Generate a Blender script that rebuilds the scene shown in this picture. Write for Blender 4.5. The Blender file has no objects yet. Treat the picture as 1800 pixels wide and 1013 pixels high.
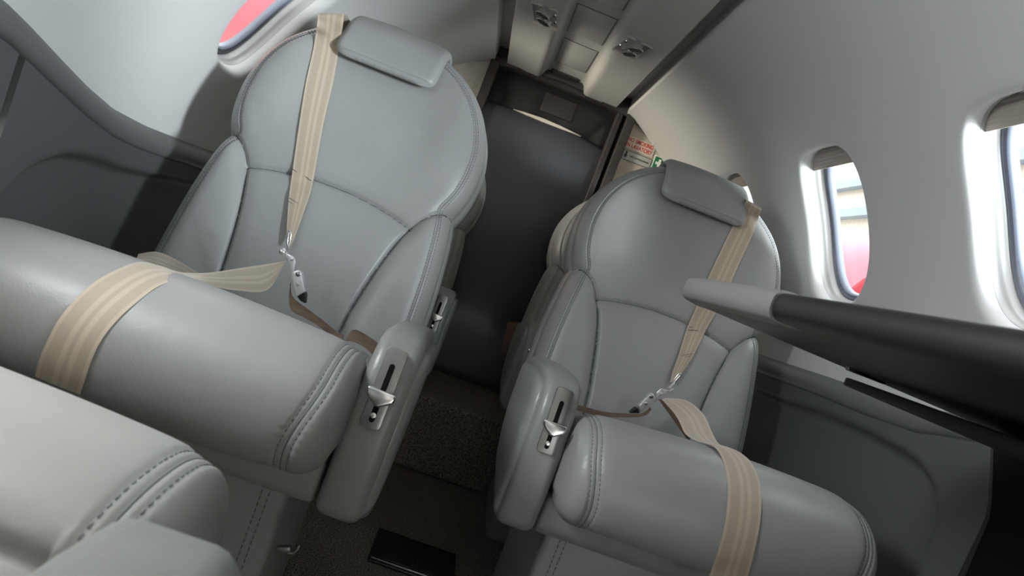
import bpy, bmesh, math, random
import numpy as np
from mathutils import Vector, Matrix
from mathutils.bvhtree import BVHTree

random.seed(4)
SC = bpy.context.scene
COL = SC.collection
R_ = math.radians

# ------------------------------------------------------------------ camera
FPX, CX, CY = 1150.0, 900.0, 506.5
VPX, VPY, ROLL = 845.0, 433.0, 21.0
CAM = np.array([-.07, 0.0, .75])
_y = np.array([VPX - CX, -(VPY - CY), -FPX]); _y /= np.linalg.norm(_y)
_a = np.array([math.cos(R_(ROLL)), -math.sin(R_(ROLL)), 0.0])
_x = _a - (_a @ _y) * _y; _x /= np.linalg.norm(_x)
_z = np.cross(_x, _y)
MW = np.stack([_x, _y, _z])            # world = MW @ camera-frame vector
cam_data = bpy.data.cameras.new('camera')
cam = bpy.data.objects.new('camera', cam_data); COL.objects.link(cam)
m4 = Matrix.Identity(4)
for i in range(3):
    for j in range(3):
        m4[i][j] = MW[i, j]
    m4[i][3] = CAM[i]
cam.matrix_world = m4
cam_data.sensor_width = 36.0
cam_data.lens = 36.0 * FPX / 1800.0
cam_data.clip_start = .02
cam_data.dof.use_dof = True
cam_data.dof.focus_distance = 1.3
cam_data.dof.aperture_fstop = 14.0
SC.camera = cam

# ------------------------------------------------------------------ world, lights, exposure
SC.view_settings.view_transform = 'Standard'
SC.view_settings.look = 'None'
SC.view_settings.gamma = 1.0
SC.view_settings.use_curve_mapping = False
SC.view_settings.exposure = 0.3
SC.cycles.use_denoising = True
SC.cycles.max_bounces = 10
SC.cycles.diffuse_bounces = 6
SC.cycles.transparent_max_bounces = 12
SC.cycles.sample_clamp_indirect = 6.0

world = bpy.data.worlds.new('overcast_sky'); SC.world = world
world.use_nodes = True
bg = world.node_tree.nodes['Background']
bg.inputs['Color'].default_value = (.93, .97, 1.0, 1)
bg.inputs['Strength'].default_value = 4.2

def area(name, loc, rot, sx, sy, power, col):
    l = bpy.data.lights.new(name, 'AREA'); l.shape = 'RECTANGLE'; l.size = sx; l.size_y = sy
    l.energy = power; l.color = col
    o = bpy.data.objects.new(name, l); COL.objects.link(o)
    o.location = loc; o.rotation_euler = rot
    return o
# sky light entering at the forward windows (forward of the photo), right one stronger than left
area('daylight_window_right', (.815, .37, 1.10), (0, R_(100), 0), .36, .26, 29.0, (.80, .91, 1.0))
area('daylight_window_left', (-.815, .47, 1.10), (0, R_(-100), 0), .36, .26, 17.0, (.95, .97, 1.0))
# daylight through the windscreen, behind the camera
area('windscreen_daylight', (0, -1.52, 1.2), (R_(100), 0, 0), .9, .35, .8, (1.0, .95, .86))
# warm fill light added below the forward overhead panel, above the camera
area('overhead_fill', (.0, .10, 1.40), (R_(22), 0, 0), .26, .50, .6, (1.0, .97, .92))
# warm fill light added to brighten the near seat, no cabin lamp
near_fill = area('overhead_light', (-.19, .30, 1.405), (0, R_(28), 0), .12, .12, .9, (1.0, .82, .60)); near_fill.data.spread = R_(62)  # overhead_light here is the added fill
# added softbox ahead and to the right: low light slanting in through the right windows
hd = area('added_softbox', (4.2, -2.2, 1.35), (0, 0, 0), 2.6, 1.6, 125.0, (.86, .94, 1.0))
hd.data.spread = R_(36)
hd.rotation_euler = (Vector((-.2, 1.0, 1.05)) - hd.location).to_track_quat('-Z', 'Z').to_euler()
# warm daylight at the rearmost left window, hidden behind the large seat
wr = area('daylight_window_rear', (-.835, 2.02, 1.09), (0, 0, 0), .24, .34, 3.6, (1.0, .91, .76))
wr.rotation_euler = (Vector((.42, 2.50, 1.40)) - wr.location).to_track_quat('-Z', 'Z').to_euler(); wr.data.spread = R_(64)

# ------------------------------------------------------------------ materials
def new_mat(name):
    m = bpy.data.materials.new(name); m.use_nodes = True
    nt = m.node_tree
    return m, nt, nt.nodes['Principled BSDF']

def mat(name, col, rough=.5, metal=0.0, bump=None, var=None, coat=0.0, spec=.5):
    """bump=(scale,strength,distance)  var=(scale,amount)"""
    m, nt, b = new_mat(name)
    b.inputs['Base Color'].default_value = (*col, 1)
    b.inputs['Roughness'].default_value = rough
    b.inputs['Metallic'].default_value = metal
    b.inputs['Specular IOR Level'].default_value = spec
    if coat:
        b.inputs['Coat Weight'].default_value = coat
        b.inputs['Coat Roughness'].default_value = .12
    tc = nt.nodes.new('ShaderNodeTexCoord')
    if bump:
        n = nt.nodes.new('ShaderNodeTexNoise'); n.inputs['Scale'].default_value = bump[0]
        n.inputs['Detail'].default_value = 4
        nt.links.new(tc.outputs['Object'], n.inputs['Vector'])
        bp = nt.nodes.new('ShaderNodeBump'); bp.inputs['Strength'].default_value = bump[1]
        bp.inputs['Distance'].default_value = bump[2]
        nt.links.new(n.outputs['Fac'], bp.inputs['Height'])
        nt.links.new(bp.outputs['Normal'], b.inputs['Normal'])
    if var:
        n2 = nt.nodes.new('ShaderNodeTexNoise'); n2.inputs['Scale'].default_value = var[0]
        n2.inputs['Detail'].default_value = 6
        nt.links.new(tc.outputs['Object'], n2.inputs['Vector'])
        r = nt.nodes.new('ShaderNodeValToRGB')
        a = var[1]
        r.color_ramp.elements[0].position = .3; r.color_ramp.elements[1].position = .7
        r.color_ramp.elements[0].color = (*[c * (1 - a) for c in col], 1)
        r.color_ramp.elements[1].color = (*[min(1, c * (1 + a)) for c in col], 1)
        nt.links.new(n2.outputs['Fac'], r.inputs['Fac'])
        nt.links.new(r.outputs['Color'], b.inputs['Base Color'])
    return m

def leather(name, col, rough=.42):
    m, nt, b = new_mat(name)
    b.inputs['Roughness'].default_value = rough
    b.inputs['Specular IOR Level'].default_value = .45
    tc = nt.nodes.new('ShaderNodeTexCoord')
    v = nt.nodes.new('ShaderNodeTexVoronoi'); v.inputs['Scale'].default_value = 520
    n = nt.nodes.new('ShaderNodeTexNoise'); n.inputs['Scale'].default_value = 16; n.inputs['Detail'].default_value = 5
    n.inputs['Distortion'].default_value = 1.4
    n3 = nt.nodes.new('ShaderNodeTexNoise'); n3.inputs['Scale'].default_value = 5; n3.inputs['Detail'].default_value = 3
    for k in (v, n, n3):
        nt.links.new(tc.outputs['Object'], k.inputs['Vector'])
    b1 = nt.nodes.new('ShaderNodeBump'); b1.inputs['Strength'].default_value = .12; b1.inputs['Distance'].default_value = .0006
    b2 = nt.nodes.new('ShaderNodeBump'); b2.inputs['Strength'].default_value = .22; b2.inputs['Distance'].default_value = .004
    nt.links.new(v.outputs['Distance'], b1.inputs['Height'])
    nt.links.new(n.outputs['Fac'], b2.inputs['Height'])
    nt.links.new(b1.outputs['Normal'], b2.inputs['Normal'])
    nt.links.new(b2.outputs['Normal'], b.inputs['Normal'])
    r = nt.nodes.new('ShaderNodeValToRGB')
    r.color_ramp.elements[0].position = .3; r.color_ramp.elements[1].position = .75
    r.color_ramp.elements[0].color = (*[c * .93 for c in col], 1)
    r.color_ramp.elements[1].color = (*[c * 1.06 for c in col], 1)
    nt.links.new(n3.outputs['Fac'], r.inputs['Fac'])
    nt.links.new(r.outputs['Color'], b.inputs['Base Color'])
    return m

def webbing(name, col, light):
    m, nt, b = new_mat(name)
    b.inputs['Roughness'].default_value = .62
    b.inputs['Sheen Weight'].default_value = .25
    uv = nt.nodes.new('ShaderNodeTexCoord')
    sp = nt.nodes.new('ShaderNodeSeparateXYZ'); nt.links.new(uv.outputs['UV'], sp.inputs[0])
    r = nt.nodes.new('ShaderNodeValToRGB'); r.color_ramp.interpolation = 'EASE'
    e = r.color_ramp.elements
    e[0].position = 0; e[0].color = (*light, 1)
    e[1].position = 1; e[1].color = (*light, 1)
    for p, c in ((.07, light), (.10, col), (.34, col), (.38, light), (.46, light), (.50, col), (.56, col), (.60, light), (.68, light), (.72, col), (.90, col), (.93, light)):
        k = e.new(p); k.color = (*c, 1)
    nt.links.new(sp.outputs[0], r.inputs['Fac'])
    n = nt.nodes.new('ShaderNodeTexNoise'); n.inputs['Scale'].default_value = 60
    nt.links.new(uv.outputs['Object'], n.inputs['Vector'])
    mx = nt.nodes.new('ShaderNodeMix'); mx.data_type = 'RGBA'; mx.blend_type = 'MULTIPLY'; mx.inputs[0].default_value = .35
    nt.links.new(r.outputs['Color'], mx.inputs[6]); nt.links.new(n.outputs['Color'], mx.inputs[7])
    nt.links.new(r.outputs['Color'], b.inputs['Base Color'])
    w = nt.nodes.new('ShaderNodeTexWave'); w.inputs['Scale'].default_value = 90; w.bands_direction = 'Y'
    nt.links.new(uv.outputs['UV'], w.inputs['Vector'])
    bp = nt.nodes.new('ShaderNodeBump'); bp.inputs['Strength'].default_value = .15; bp.inputs['Distance'].default_value = .001
    nt.links.new(w.outputs['Fac'], bp.inputs['Height']); nt.links.new(bp.outputs['Normal'], b.inputs['Normal'])
    return m

M = {}
M['leather'] = leather('grey_leather', (.275, .279, .268), .40)
M['leather_arm'] = leather('grey_armrest_leather', (.215, .222, .21), .34)
M['thread'] = mat('dark_thread', (.10, .11, .113), .7)
M['seam'] = mat('seam_shadow_thread', (.09, .10, .105), .8)
M['liner'] = mat('headliner_suede', (.52, .52, .51), .62, bump=(900, .15, .0006), spec=.35)
M['sidewall'] = mat('dark_sidewall_leather', (.070, .076, .073), .5, bump=(500, .15, .0008))
M['ledge'] = mat('ledge_vinyl', (.10, .105, .102), .42, bump=(400, .1, .0006))
M['panel'] = mat('overhead_plastic', (.48, .475, .455), .45, bump=(300, .05, .0005))
M['panel_line'] = mat('hatch_gap', (.17, .165, .155), .6)
M['cream'] = mat('cream_highlight', (.66, .62, .54), .45)
M['pocket'] = mat('vent_pocket_grey', (.26, .26, .25), .4)
M['chrome'] = mat('brushed_chrome', (.74, .73, .71), .24, 1.0)
M['steel'] = mat('brushed_steel', (.30, .295, .287), .36, 1.0, bump=(200, .1, .0004))
M['alu'] = mat('buckle_aluminium', (.80, .80, .80), .36, .75)
M['black'] = mat('black_plastic', (.008, .008, .009), .4)
M['void'] = mat('black_pocket_lining', (.006, .006, .007), .8, spec=.1)
M['carpet'] = None
M['trim_dark'] = mat('dark_brown_trim', (.045, .038, .036), .35)
M['door'] = mat('smoked_door_gloss', (.025, .027, .028), .16, coat=.4)
M['door_low'] = mat('charcoal_padded_door', (.036, .039, .044), .33, coat=.15)
M['table_black'] = mat('table_black_lacquer', (.014, .012, .013), .38)
M['table_grey'] = mat('table_grey_strip', (.17, .167, .16), .38)
M['table_under'] = mat('table_support_dark', (.018, .022, .020), .55)
M['belt'] = webbing('tan_webbing', (.375, .31, .23), (.45, .38, .285))
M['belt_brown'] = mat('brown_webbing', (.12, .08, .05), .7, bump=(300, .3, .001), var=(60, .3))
M['paper'] = mat('sign_white', (.72, .70, .64), .45)
M['red'] = mat('sign_red', (.62, .06, .03), .5)
M['sign_grey'] = mat('sign_grey', (.50, .50, .48), .45)
M['ink'] = mat('sign_ink', (.03, .035, .035), .6)
M['green'] = mat('sign_green', (.0, .16, .065), .5)
M['white'] = mat('sign_plain_white', (.85, .85, .83), .5)
M['shade'] = mat('window_shade_taupe', (.30, .265, .225), .6)
M['reveal'] = mat('window_reveal_plastic', (.34, .337, .325), .32)
M['gasket'] = mat('window_gasket_slate', (.17, .19, .235), .4)
M['hangar'] = None
M['girt'] = mat('hangar_girt_grey', (.24, .29, .34), .6)
M['pink'] = mat('red_aircraft_paint', (.68, .13, .165), .45)
M['concrete'] = mat('hangar_concrete', (.70, .68, .64), .8)
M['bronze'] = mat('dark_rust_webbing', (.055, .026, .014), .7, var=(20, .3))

def carpet_mat():
    m, nt, b = new_mat('brown_grey_carpet')
    b.inputs['Roughness'].default_value = .95; b.inputs['Specular IOR Level'].default_value = .1
    tc = nt.nodes.new('ShaderNodeTexCoord')
    n = nt.nodes.new('ShaderNodeTexNoise'); n.inputs['Scale'].default_value = 260; n.inputs['Detail'].default_value = 3
    nt.links.new(tc.outputs['Object'], n.inputs['Vector'])
    r = nt.nodes.new('ShaderNodeValToRGB')
    r.color_ramp.elements[0].position = .38; r.color_ramp.elements[1].position = .66
    r.color_ramp.elements[0].color = (.07, .063, .055, 1); r.color_ramp.elements[1].color = (.32, .285, .245, 1)
    nt.links.new(n.outputs['Fac'], r.inputs['Fac']); nt.links.new(r.outputs['Color'], b.inputs['Base Color'])
    bp = nt.nodes.new('ShaderNodeBump'); bp.inputs['Strength'].default_value = .8; bp.inputs['Distance'].default_value = .004
    nt.links.new(n.outputs['Fac'], bp.inputs['Height']); nt.links.new(bp.outputs['Normal'], b.inputs['Normal'])
    return m
M['carpet'] = carpet_mat()

def laminate_mat():
    m, nt, b = new_mat('beige_marbled_laminate')
    b.inputs['Roughness'].default_value = .4
    tc = nt.nodes.new('ShaderNodeTexCoord')
    n = nt.nodes.new('ShaderNodeTexNoise'); n.inputs['Scale'].default_value = 9; n.inputs['Detail'].default_value = 8
    n.inputs['Distortion'].default_value = 2.5
    nt.links.new(tc.outputs['Object'], n.inputs['Vector'])
    r = nt.nodes.new('ShaderNodeValToRGB')
    r.color_ramp.elements[0].position = .35; r.color_ramp.elements[1].position = .7
    r.color_ramp.elements[0].color = (.47, .42, .34, 1); r.color_ramp.elements[1].color = (.62, .57, .48, 1)
    nt.links.new(n.outputs['Fac'], r.inputs['Fac']); nt.links.new(r.outputs['Color'], b.inputs['Base Color'])
    return m
M['laminate'] = laminate_mat()

def hangar_mat():
    m, nt, b = new_mat('cream_corrugated_sheet')
    b.inputs['Roughness'].default_value = .6
    tc = nt.nodes.new('ShaderNodeTexCoord')
    w = nt.nodes.new('ShaderNodeTexWave'); w.bands_direction = 'Y'; w.inputs['Scale'].default_value = 2.2
    nt.links.new(tc.outputs['Object'], w.inputs['Vector'])
    r = nt.nodes.new('ShaderNodeValToRGB')
    r.color_ramp.elements[0].position = .2; r.color_ramp.elements[1].position = .6
    r.color_ramp.elements[0].color = (.47, .43, .365, 1); r.color_ramp.elements[1].color = (.50, .46, .395, 1)
    nt.links.new(w.outputs['Fac'], r.inputs['Fac']); nt.links.new(r.outputs['Color'], b.inputs['Base Color'])
    return m
M['hangar'] = hangar_mat()

def glass_mat():
    m = bpy.data.materials.new('window_acrylic'); m.use_nodes = True
    nt = m.node_tree; nt.nodes.clear()
    out = nt.nodes.new('ShaderNodeOutputMaterial')
    t = nt.nodes.new('ShaderNodeBsdfTransparent'); t.inputs[0].default_value = (.97, .98, .985, 1)
    g = nt.nodes.new('ShaderNodeBsdfGlossy'); g.inputs['Roughness'].default_value = .02
    mx = nt.nodes.new('ShaderNodeMixShader')
    mx.inputs[0].default_value = .035; nt.links.new(t.outputs[0], mx.inputs[1]); nt.links.new(g.outputs[0], mx.inputs[2])
    nt.links.new(mx.outputs[0], out.inputs[0])
    return m
M['glass'] = glass_mat()

# ------------------------------------------------------------------ object helpers
def mesh_obj(name, verts, faces, material, parent=None, smooth=True, uvs=None, merge=0.0, flat_angle=None):
    me = bpy.data.meshes.new(name)
    me.from_pydata([tuple(map(float, v)) for v in verts], [], [tuple(int(i) for i in f) for f in faces])
    if uvs is not None:
        ul = me.uv_layers.new(name='UVMap')
        for lp in me.loops:
            ul.data[lp.index].uv = uvs[lp.vertex_index]
    bm = bmesh.new(); bm.from_mesh(me)
    if merge:
        bmesh.ops.remove_doubles(bm, verts=bm.verts, dist=merge)
    if uvs is None or True:
        bmesh.ops.recalc_face_normals(bm, faces=bm.faces)
    for f in bm.faces:
        f.smooth = smooth
    bm.to_mesh(me); bm.free()
    me.materials.append(material)
    if flat_angle is not None and smooth:
        me.set_sharp_from_angle(angle=R_(flat_angle))
    o = bpy.data.objects.new(name, me); COL.objects.link(o)
    if parent is not None:
        o.parent = parent
    return o

def bm_obj(name, bm, material, parent=None, smooth=True, flat_angle=40):
    bmesh.ops.recalc_face_normals(bm, faces=bm.faces)
    for f in bm.faces:
        f.smooth = smooth
    me = bpy.data.meshes.new(name); bm.to_mesh(me); bm.free()
    me.materials.append(material)
    if smooth and flat_angle is not None:
        me.set_sharp_from_angle(angle=R_(flat_angle))
    o = bpy.data.objects.new(name, me); COL.objects.link(o)
    if parent is not None:
        o.parent = parent
    return o

def tag(o, label, cat, group=None):
    o['label'] = label; o['category'] = cat
    if group:
        o['group'] = group
    return o

def struct(o, label=None):
    o['kind'] = 'structure'
    if label:
        o['label'] = label
    return o

def thing(name, loc, label, cat, rotz=0.0, group=None):
    o = bpy.data.objects.new(name, None); COL.objects.link(o)
    o.empty_display_size = .05
    o.location = loc; o.rotation_euler = (0, 0, rotz)
    return tag(o, label, cat, group)

def rbox_bm(cx, cy, cz, sx, sy, sz, r=.0, seg=3, bm=None, rot=None):
    b = bmesh.new()
    bmesh.ops.create_cube(b, size=1.0)
    bmesh.ops.scale(b, vec=(sx, sy, sz), verts=b.verts)
    if r > 0:
        bmesh.ops.bevel(b, geom=list(b.edges), offset=r, segments=seg, profile=.5, affect='EDGES')
    if rot is not None:
        bmesh.ops.rotate(b, cent=(0, 0, 0), matrix=rot, verts=b.verts)
    bmesh.ops.translate(b, vec=(cx, cy, cz), verts=b.verts)
    if bm is None:
        return b
    me = bpy.data.meshes.new('tmp'); b.to_mesh(me); b.free(); bm.from_mesh(me); bpy.data.meshes.remove(me)
    return bm

def prism_bm(poly, t0, t1, frame, bevel=.0, seg=3):
    """poly: 2-D points; frame(u, v, t) -> 3-D point."""
    b = bmesh.new()
    A = [b.verts.new(frame(u, v, t0)) for u, v in poly]
    B = [b.verts.new(frame(u, v, t1)) for u, v in poly]
    b.faces.new(A); b.faces.new(B[::-1])
    n = len(poly)
    for i in range(n):
        b.faces.new((A[i], A[(i + 1) % n], B[(i + 1) % n], B[i]))
    bmesh.ops.recalc_face_normals(b, faces=b.faces)
    if bevel:
        es = [e for e in b.edges if e.calc_face_angle(0) > R_(35)]
        bmesh.ops.bevel(b, geom=es, offset=bevel, segments=seg, profile=.5, affect='EDGES')
    return b

def cat_rom(pts, n=10, closed=False):
    P = np.array(pts, float); out = []
    N = len(P)
    rng = N if closed else N - 1
    for i in range(rng):
        if closed:
            p0, p1, p2, p3 = P[(i - 1) % N], P[i], P[(i + 1) % N], P[(i + 2) % N]
        else:
            p1, p2 = P[i], P[i + 1]
            p0 = P[i - 1] if i > 0 else 2 * p1 - p2
            p3 = P[i + 2] if i + 2 < N else 2 * p2 - p1
        for k in range(n):
            t = k / n
            out.append(.5 * ((2 * p1) + (-p0 + p2) * t + (2 * p0 - 5 * p1 + 4 * p2 - p3) * t * t + (-p0 + 3 * p1 - 3 * p2 + p3) * t ** 3))
    if not closed:
        out.append(P[-1])
    return np.array(out)

def resample(P, step):
    P = np.asarray(P, float)
    L = np.concatenate([[0], np.cumsum(np.linalg.norm(np.diff(P, axis=0), axis=1))])
    n = max(2, int(round(L[-1] / step)) + 1)
    s = np.linspace(0, L[-1], n)
    return np.stack([np.interp(s, L, P[:, k]) for k in range(P.shape[1])], 1)

def tube_geo(P, r, n=8, V=None, F=None):
    P = np.asarray(P, float)
    V = [] if V is None else V; F = [] if F is None else F
    T = np.gradient(P, axis=0); T /= np.linalg.norm(T, axis=1)[:, None] + 1e-12
    ref = np.array([0, 0, 1.0])
    if abs(T[0] @ ref) > .9:
        ref = np.array([1.0, 0, 0])
    a = np.cross(T[0], ref); a /= np.linalg.norm(a)
    base = len(V)
    for i in range(len(P)):
        a = a - (a @ T[i]) * T[i]; a /= np.linalg.norm(a)
        b = np.cross(T[i], a)
        ri = r[i] if hasattr(r, '__len__') else r
        for k in range(n):
            t = 2 * math.pi * k / n
            V.append(P[i] + ri * (math.cos(t) * a + math.sin(t) * b))
    for i in range(len(P) - 1):
        for k in range(n):
            k2 = (k + 1) % n
            F.append((base + i * n + k, base + i * n + k2, base + (i + 1) * n + k2, base + (i + 1) * n + k))
    F.append([base + k for k in range(n)][::-1]); F.append([base + (len(P) - 1) * n + k for k in range(n)])
    return V, F

def tube(name, P, r, material, parent=None, n=8):
    V, F = tube_geo(P, r, n)
    return mesh_obj(name, V, F, material, parent, flat_angle=60)

def lathe_bm(profile, axis_o, axis_d, n=24):
    """profile: (radius, height) list."""
    d = Vector(axis_d).normalized(); a = d.orthogonal().normalized(); c = d.cross(a)
    o = Vector(axis_o)
    b = bmesh.new(); rings = []
    for r, h in profile:
        if r < 1e-6:
            rings.append([b.verts.new(o + d * h)])
        else:
            rings.append([b.verts.new(o + d * h + r * (math.cos(2 * math.pi * k / n) * a + math.sin(2 * math.pi * k / n) * c)) for k in range(n)])
    for A, B in zip(rings, rings[1:]):
        for k in range(n):
            k2 = (k + 1) % n
            if len(A) == 1 and len(B) == 1: continue
            if len(A) == 1: b.faces.new((A[0], B[k2], B[k]))
            elif len(B) == 1: b.faces.new((A[k], A[k2], B[0]))
            else: b.faces.new((A[k], A[k2], B[k2], B[k]))
    return b

def ray(px, py):
    d = MW @ np.array([px - CX, -(py - CY), -FPX])
    return d / d[1]
def atY(px, py, y):
    return CAM + ray(px, py) * y
def smooth01(t):
    t = np.clip(t, 0, 1); return t * t * (3 - 2 * t)

def seg_dist(Q, P):
    """distance from points Q (n,2) to the polyline P (m,2)."""
    Q = np.asarray(Q, float); P = np.asarray(P, float)
    best = np.full(len(Q), 1e9)
    for a, b in zip(P[:-1], P[1:]):
        d = b - a; L = d @ d + 1e-15
        t = np.clip(((Q - a) @ d) / L, 0, 1)
        e = Q - a - t[:, None] * d
        best = np.minimum(best, np.sqrt((e * e).sum(1)))
    return best

# ------------------------------------------------------------------ cabin shell
ZC, RC = .72, .745
Y0, Y1 = -1.6, 2.5
def cylp(s, y, th, R=RC):
    return (s * R * math.cos(th), y, ZC + R * math.sin(th))

WA, WB, WTH = .121, R_(13.3), R_(28.6)      # window half width (y), half height (angle), centre angle
NS = 24
def hole_pt(ang, k):
    c, s = math.cos(ang), math.sin(ang)
    n = 3.4 if s > 0 else 2.8
    q = (abs(c) ** n + abs(s) ** n) ** (-1 / n)
    return WA * k * c * q, WB * (1 + (k - 1) * .75) * s * q

def build_wall(name, s, centers, y_start, label):
    V, F = [], []
    def add_grid(P):                     # P: rows of rows of points
        base = len(V); nr, nc = len(P), len(P[0])
        for row in P: V.extend(row)
        for i in range(nr - 1):
            for j in range(nc - 1):
                F.append((base + i * nc + j, base + i * nc + j + 1, base + (i + 1) * nc + j + 1, base + (i + 1) * nc + j))
    tA, tB, tC, tD = R_(-4), R_(8), R_(50), R_(69.0)
    hy = .19
    cells = sorted(centers)
    cols = []; y = y_start
    for c in cells:
        if c - hy > y + 1e-6: cols.append((y, c - hy, None))
        cols.append((c - hy, c + hy, c)); y = c + hy
    cols.append((y, Y1, None))
    for a, b, c in cols:
        n = NS if c is not None else max(2, int((b - a) / .03))
        ys = np.linspace(a, b, n + 1)
        lo = np.linspace(tA, tB, 6); mid = np.linspace(tB, tC, NS + 1); hi = np.linspace(tC, tD, 12)
        for ths in ((lo, hi) if c is not None else (lo, mid, hi)):
            add_grid([[cylp(s, yy, t) for yy in ys] for t in ths])
        if c is not None:
            per = []
            for k in range(NS): per.append((a + (b - a) * k / NS, tB))
            for k in range(NS): per.append((b, tB + (tC - tB) * k / NS))
            for k in range(NS): per.append((b - (b - a) * k / NS, tC))
            for k in range(NS): per.append((a, tC - (tC - tB) * k / NS))
            angs = [math.atan2((t - WTH) / WB, (yy - c) / WA) for yy, t in per]
            rings = []
            lip = [hole_pt(g, 1.13) for g in angs]
            for q in (0, .2, .4, .6, .8):
                rings.append([cylp(s, p[0] * (1 - q) + (c + l[0]) * q, p[1] * (1 - q) + (WTH + l[1]) * q) for p, l in zip(per, lip)])
            for kk, dep in ((1.13, 0), (1.10, .0007), (1.07, .0025), (1.045, .0055), (1.02, .011), (1.005, .018), (1.0, .030)):
                rings.append([cylp(s, c + h[0], WTH + h[1], RC + dep) for h in (hole_pt(g, kk) for g in angs)])
            rings = [r + [r[0]] for r in rings]
            add_grid(rings)
    return struct(mesh_obj(name, V, F, M['liner'], merge=1e-5), label)

RW = [.37, .908, 1.443, 1.978]
LW = [.47, 1.487, 2.02]
DOOR_Y = (-1.16, -.42)
wall_r = build_wall('wall_right', 1, RW, Y0, 'grey headliner wall on the right with three oval windows')
wall_l = build_wall('wall_left', -1, LW, Y0, 'pale grey headliner wall on the left behind the big seat')

def window(idx, s, c, label):
    root = bpy.data.objects.new('window_%d' % idx, None); COL.objects.link(root)
    root.location = cylp(s, c, WTH, RC + .05); struct(root, label)
    o = np.array(root.location)
    angs = np.linspace(0, 2 * math.pi, 97)
    def ringmesh(name, steps, material):
        V, F = [], []
        for kk, dep in steps:
            for g in angs[:-1]:
                h = hole_pt(g, kk); V.append(np.array(cylp(s, c + h[0], WTH + h[1], RC + dep)) - o)
        n = 96
        for i in range(len(steps) - 1):
            for k in range(n):
                k2 = (k + 1) % n
                F.append((i * n + k, i * n + k2, (i + 1) * n + k2, (i + 1) * n + k))
        return mesh_obj(name, V, F, material, root, flat_angle=50)
    ringmesh('window_frame', [(1.02, .026), (.998, .027), (.992, .034), (.98, .039), (.965, .041), (.957, .044), (.95, .052), (.945, .058), (.935, .060)], M['reveal'])
    ringmesh('gasket', [(.945, .0595), (.925, .056), (.905, .060), (.89, .061), (.865, .0575), (.84, .060), (.83, .068), (.83, .074)], M['gasket'])
    V, F = [], []
    for kk in np.linspace(.03, .93, 10):
        for g in angs[:-1]:
            h = hole_pt(g, kk); V.append(np.array(cylp(s, c + h[0], WTH + h[1], RC + .064)) - o)
    for i in range(9):
        for k in range(96):
            k2 = (k + 1) % 96
            F.append((i * 96 + k, i * 96 + k2, (i + 1) * 96 + k2, (i + 1) * 96 + k))
    F.append(list(range(96)))
    mesh_obj('pane', V, F, M['glass'], root)
    # pleated shade, drawn down a little from the top edge
    V, F = [], []; ny = 24
    zs = np.linspace(.74, .985, 12)
    for i, kz in enumerate(zs):
        t = WTH + WB * kz
        wd = WA * .985 * (1 - abs(kz / .99) ** 3.4) ** (1 / 3.4)
        dep = .034 + (.0008 if i % 2 else 0)
        for j in range(ny + 1):
            V.append(np.array(cylp(s, c - wd + 2 * wd * j / ny, t, RC + dep)) - o)
        
    nn = ny + 1; nf = len(V)
    for v in list(V): V.append(v + np.array([s * .004, 0, .002]))
    for i in range(len(zs) - 1):
        for j in range(ny):
            q = (i * nn + j, i * nn + j + 1, (i + 1) * nn + j + 1, (i + 1) * nn + j)
            F.append(q); F.append(tuple(x + nf for x in q[::-1]))
    for j in range(ny): F.append((j, j + 1, j + 1 + nf, j + nf))
    mesh_obj('shade', V, F, M['shade'], root, smooth=False)
    return root
window(1, 1, RW[1], 'large oval window at the right edge of the photo, cream hangar wall outside')
window(2, 1, RW[2], 'oval window above the dark table, pink aircraft body seen through it')
window(3, 1, RW[3], 'oval window half hidden behind the headrest of the right seat')
window(4, 1, RW[0], 'oval window beside the table, forward of the photo')
window(5, -1, LW[1], 'oval window behind the big left seat, red aircraft body seen through it')
window(6, -1, LW[2], 'oval window on the left beside the rear seat')
window(7, -1, LW[0], 'oval window on the left beside the near seat')

# ceiling crown
V, F = [], []
ys = np.linspace(Y0, Y1, 30)
_xe, _ze = RC * math.cos(R_(69)), ZC + RC * math.sin(R_(69))
cs = [(_xe, _ze), (_xe + .001, _ze + .06), (0, _ze + .075), (-_xe - .001, _ze + .06), (-_xe, _ze)]
for x, z in cs:
    for y in ys: V.append((x, y, z))
for i in range(4):
    for j in range(29): F.append((i * 30 + j, i * 30 + j + 1, (i + 1) * 30 + j + 1, (i + 1) * 30 + j))
struct(mesh_obj('ceiling', V, F, M['liner'], flat_angle=30), 'recessed crown above the overhead panel')

# forward end: bulkhead with cockpit opening, and the wall round the entrance door
def plate_xz(name, poly, y0, y1, material, parent=None, bevel=0.0):
    return bm_obj(name, prism_bm(poly, y0, y1, lambda u, v, t: (u, t, v), bevel), material, parent)
arc = lambda t0, t1, n, R=RC: [(R * math.cos(t), ZC + R * math.sin(t)) for t in np.linspace(R_(t0), R_(t1), n)]
struct(plate_xz('wall_front', arc(-60, 240, 50), Y0 - .06, Y0 - .04, M['liner']), 'forward cabin bulkhead')
# floor and aft step
struct(bm_obj('floor', rbox_bm(0, .40, -.02, 1.5, 4.0, .04), M['carpet'], smooth=False), 'dark brown carpeted aisle floor')
stepb = rbox_bm(0, 2.295, .121, 1.42, .45, .242, .012, 3)
struct(bm_obj('floor_step', stepb, M['carpet']), 'carpeted step up to the lavatory door')

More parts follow.
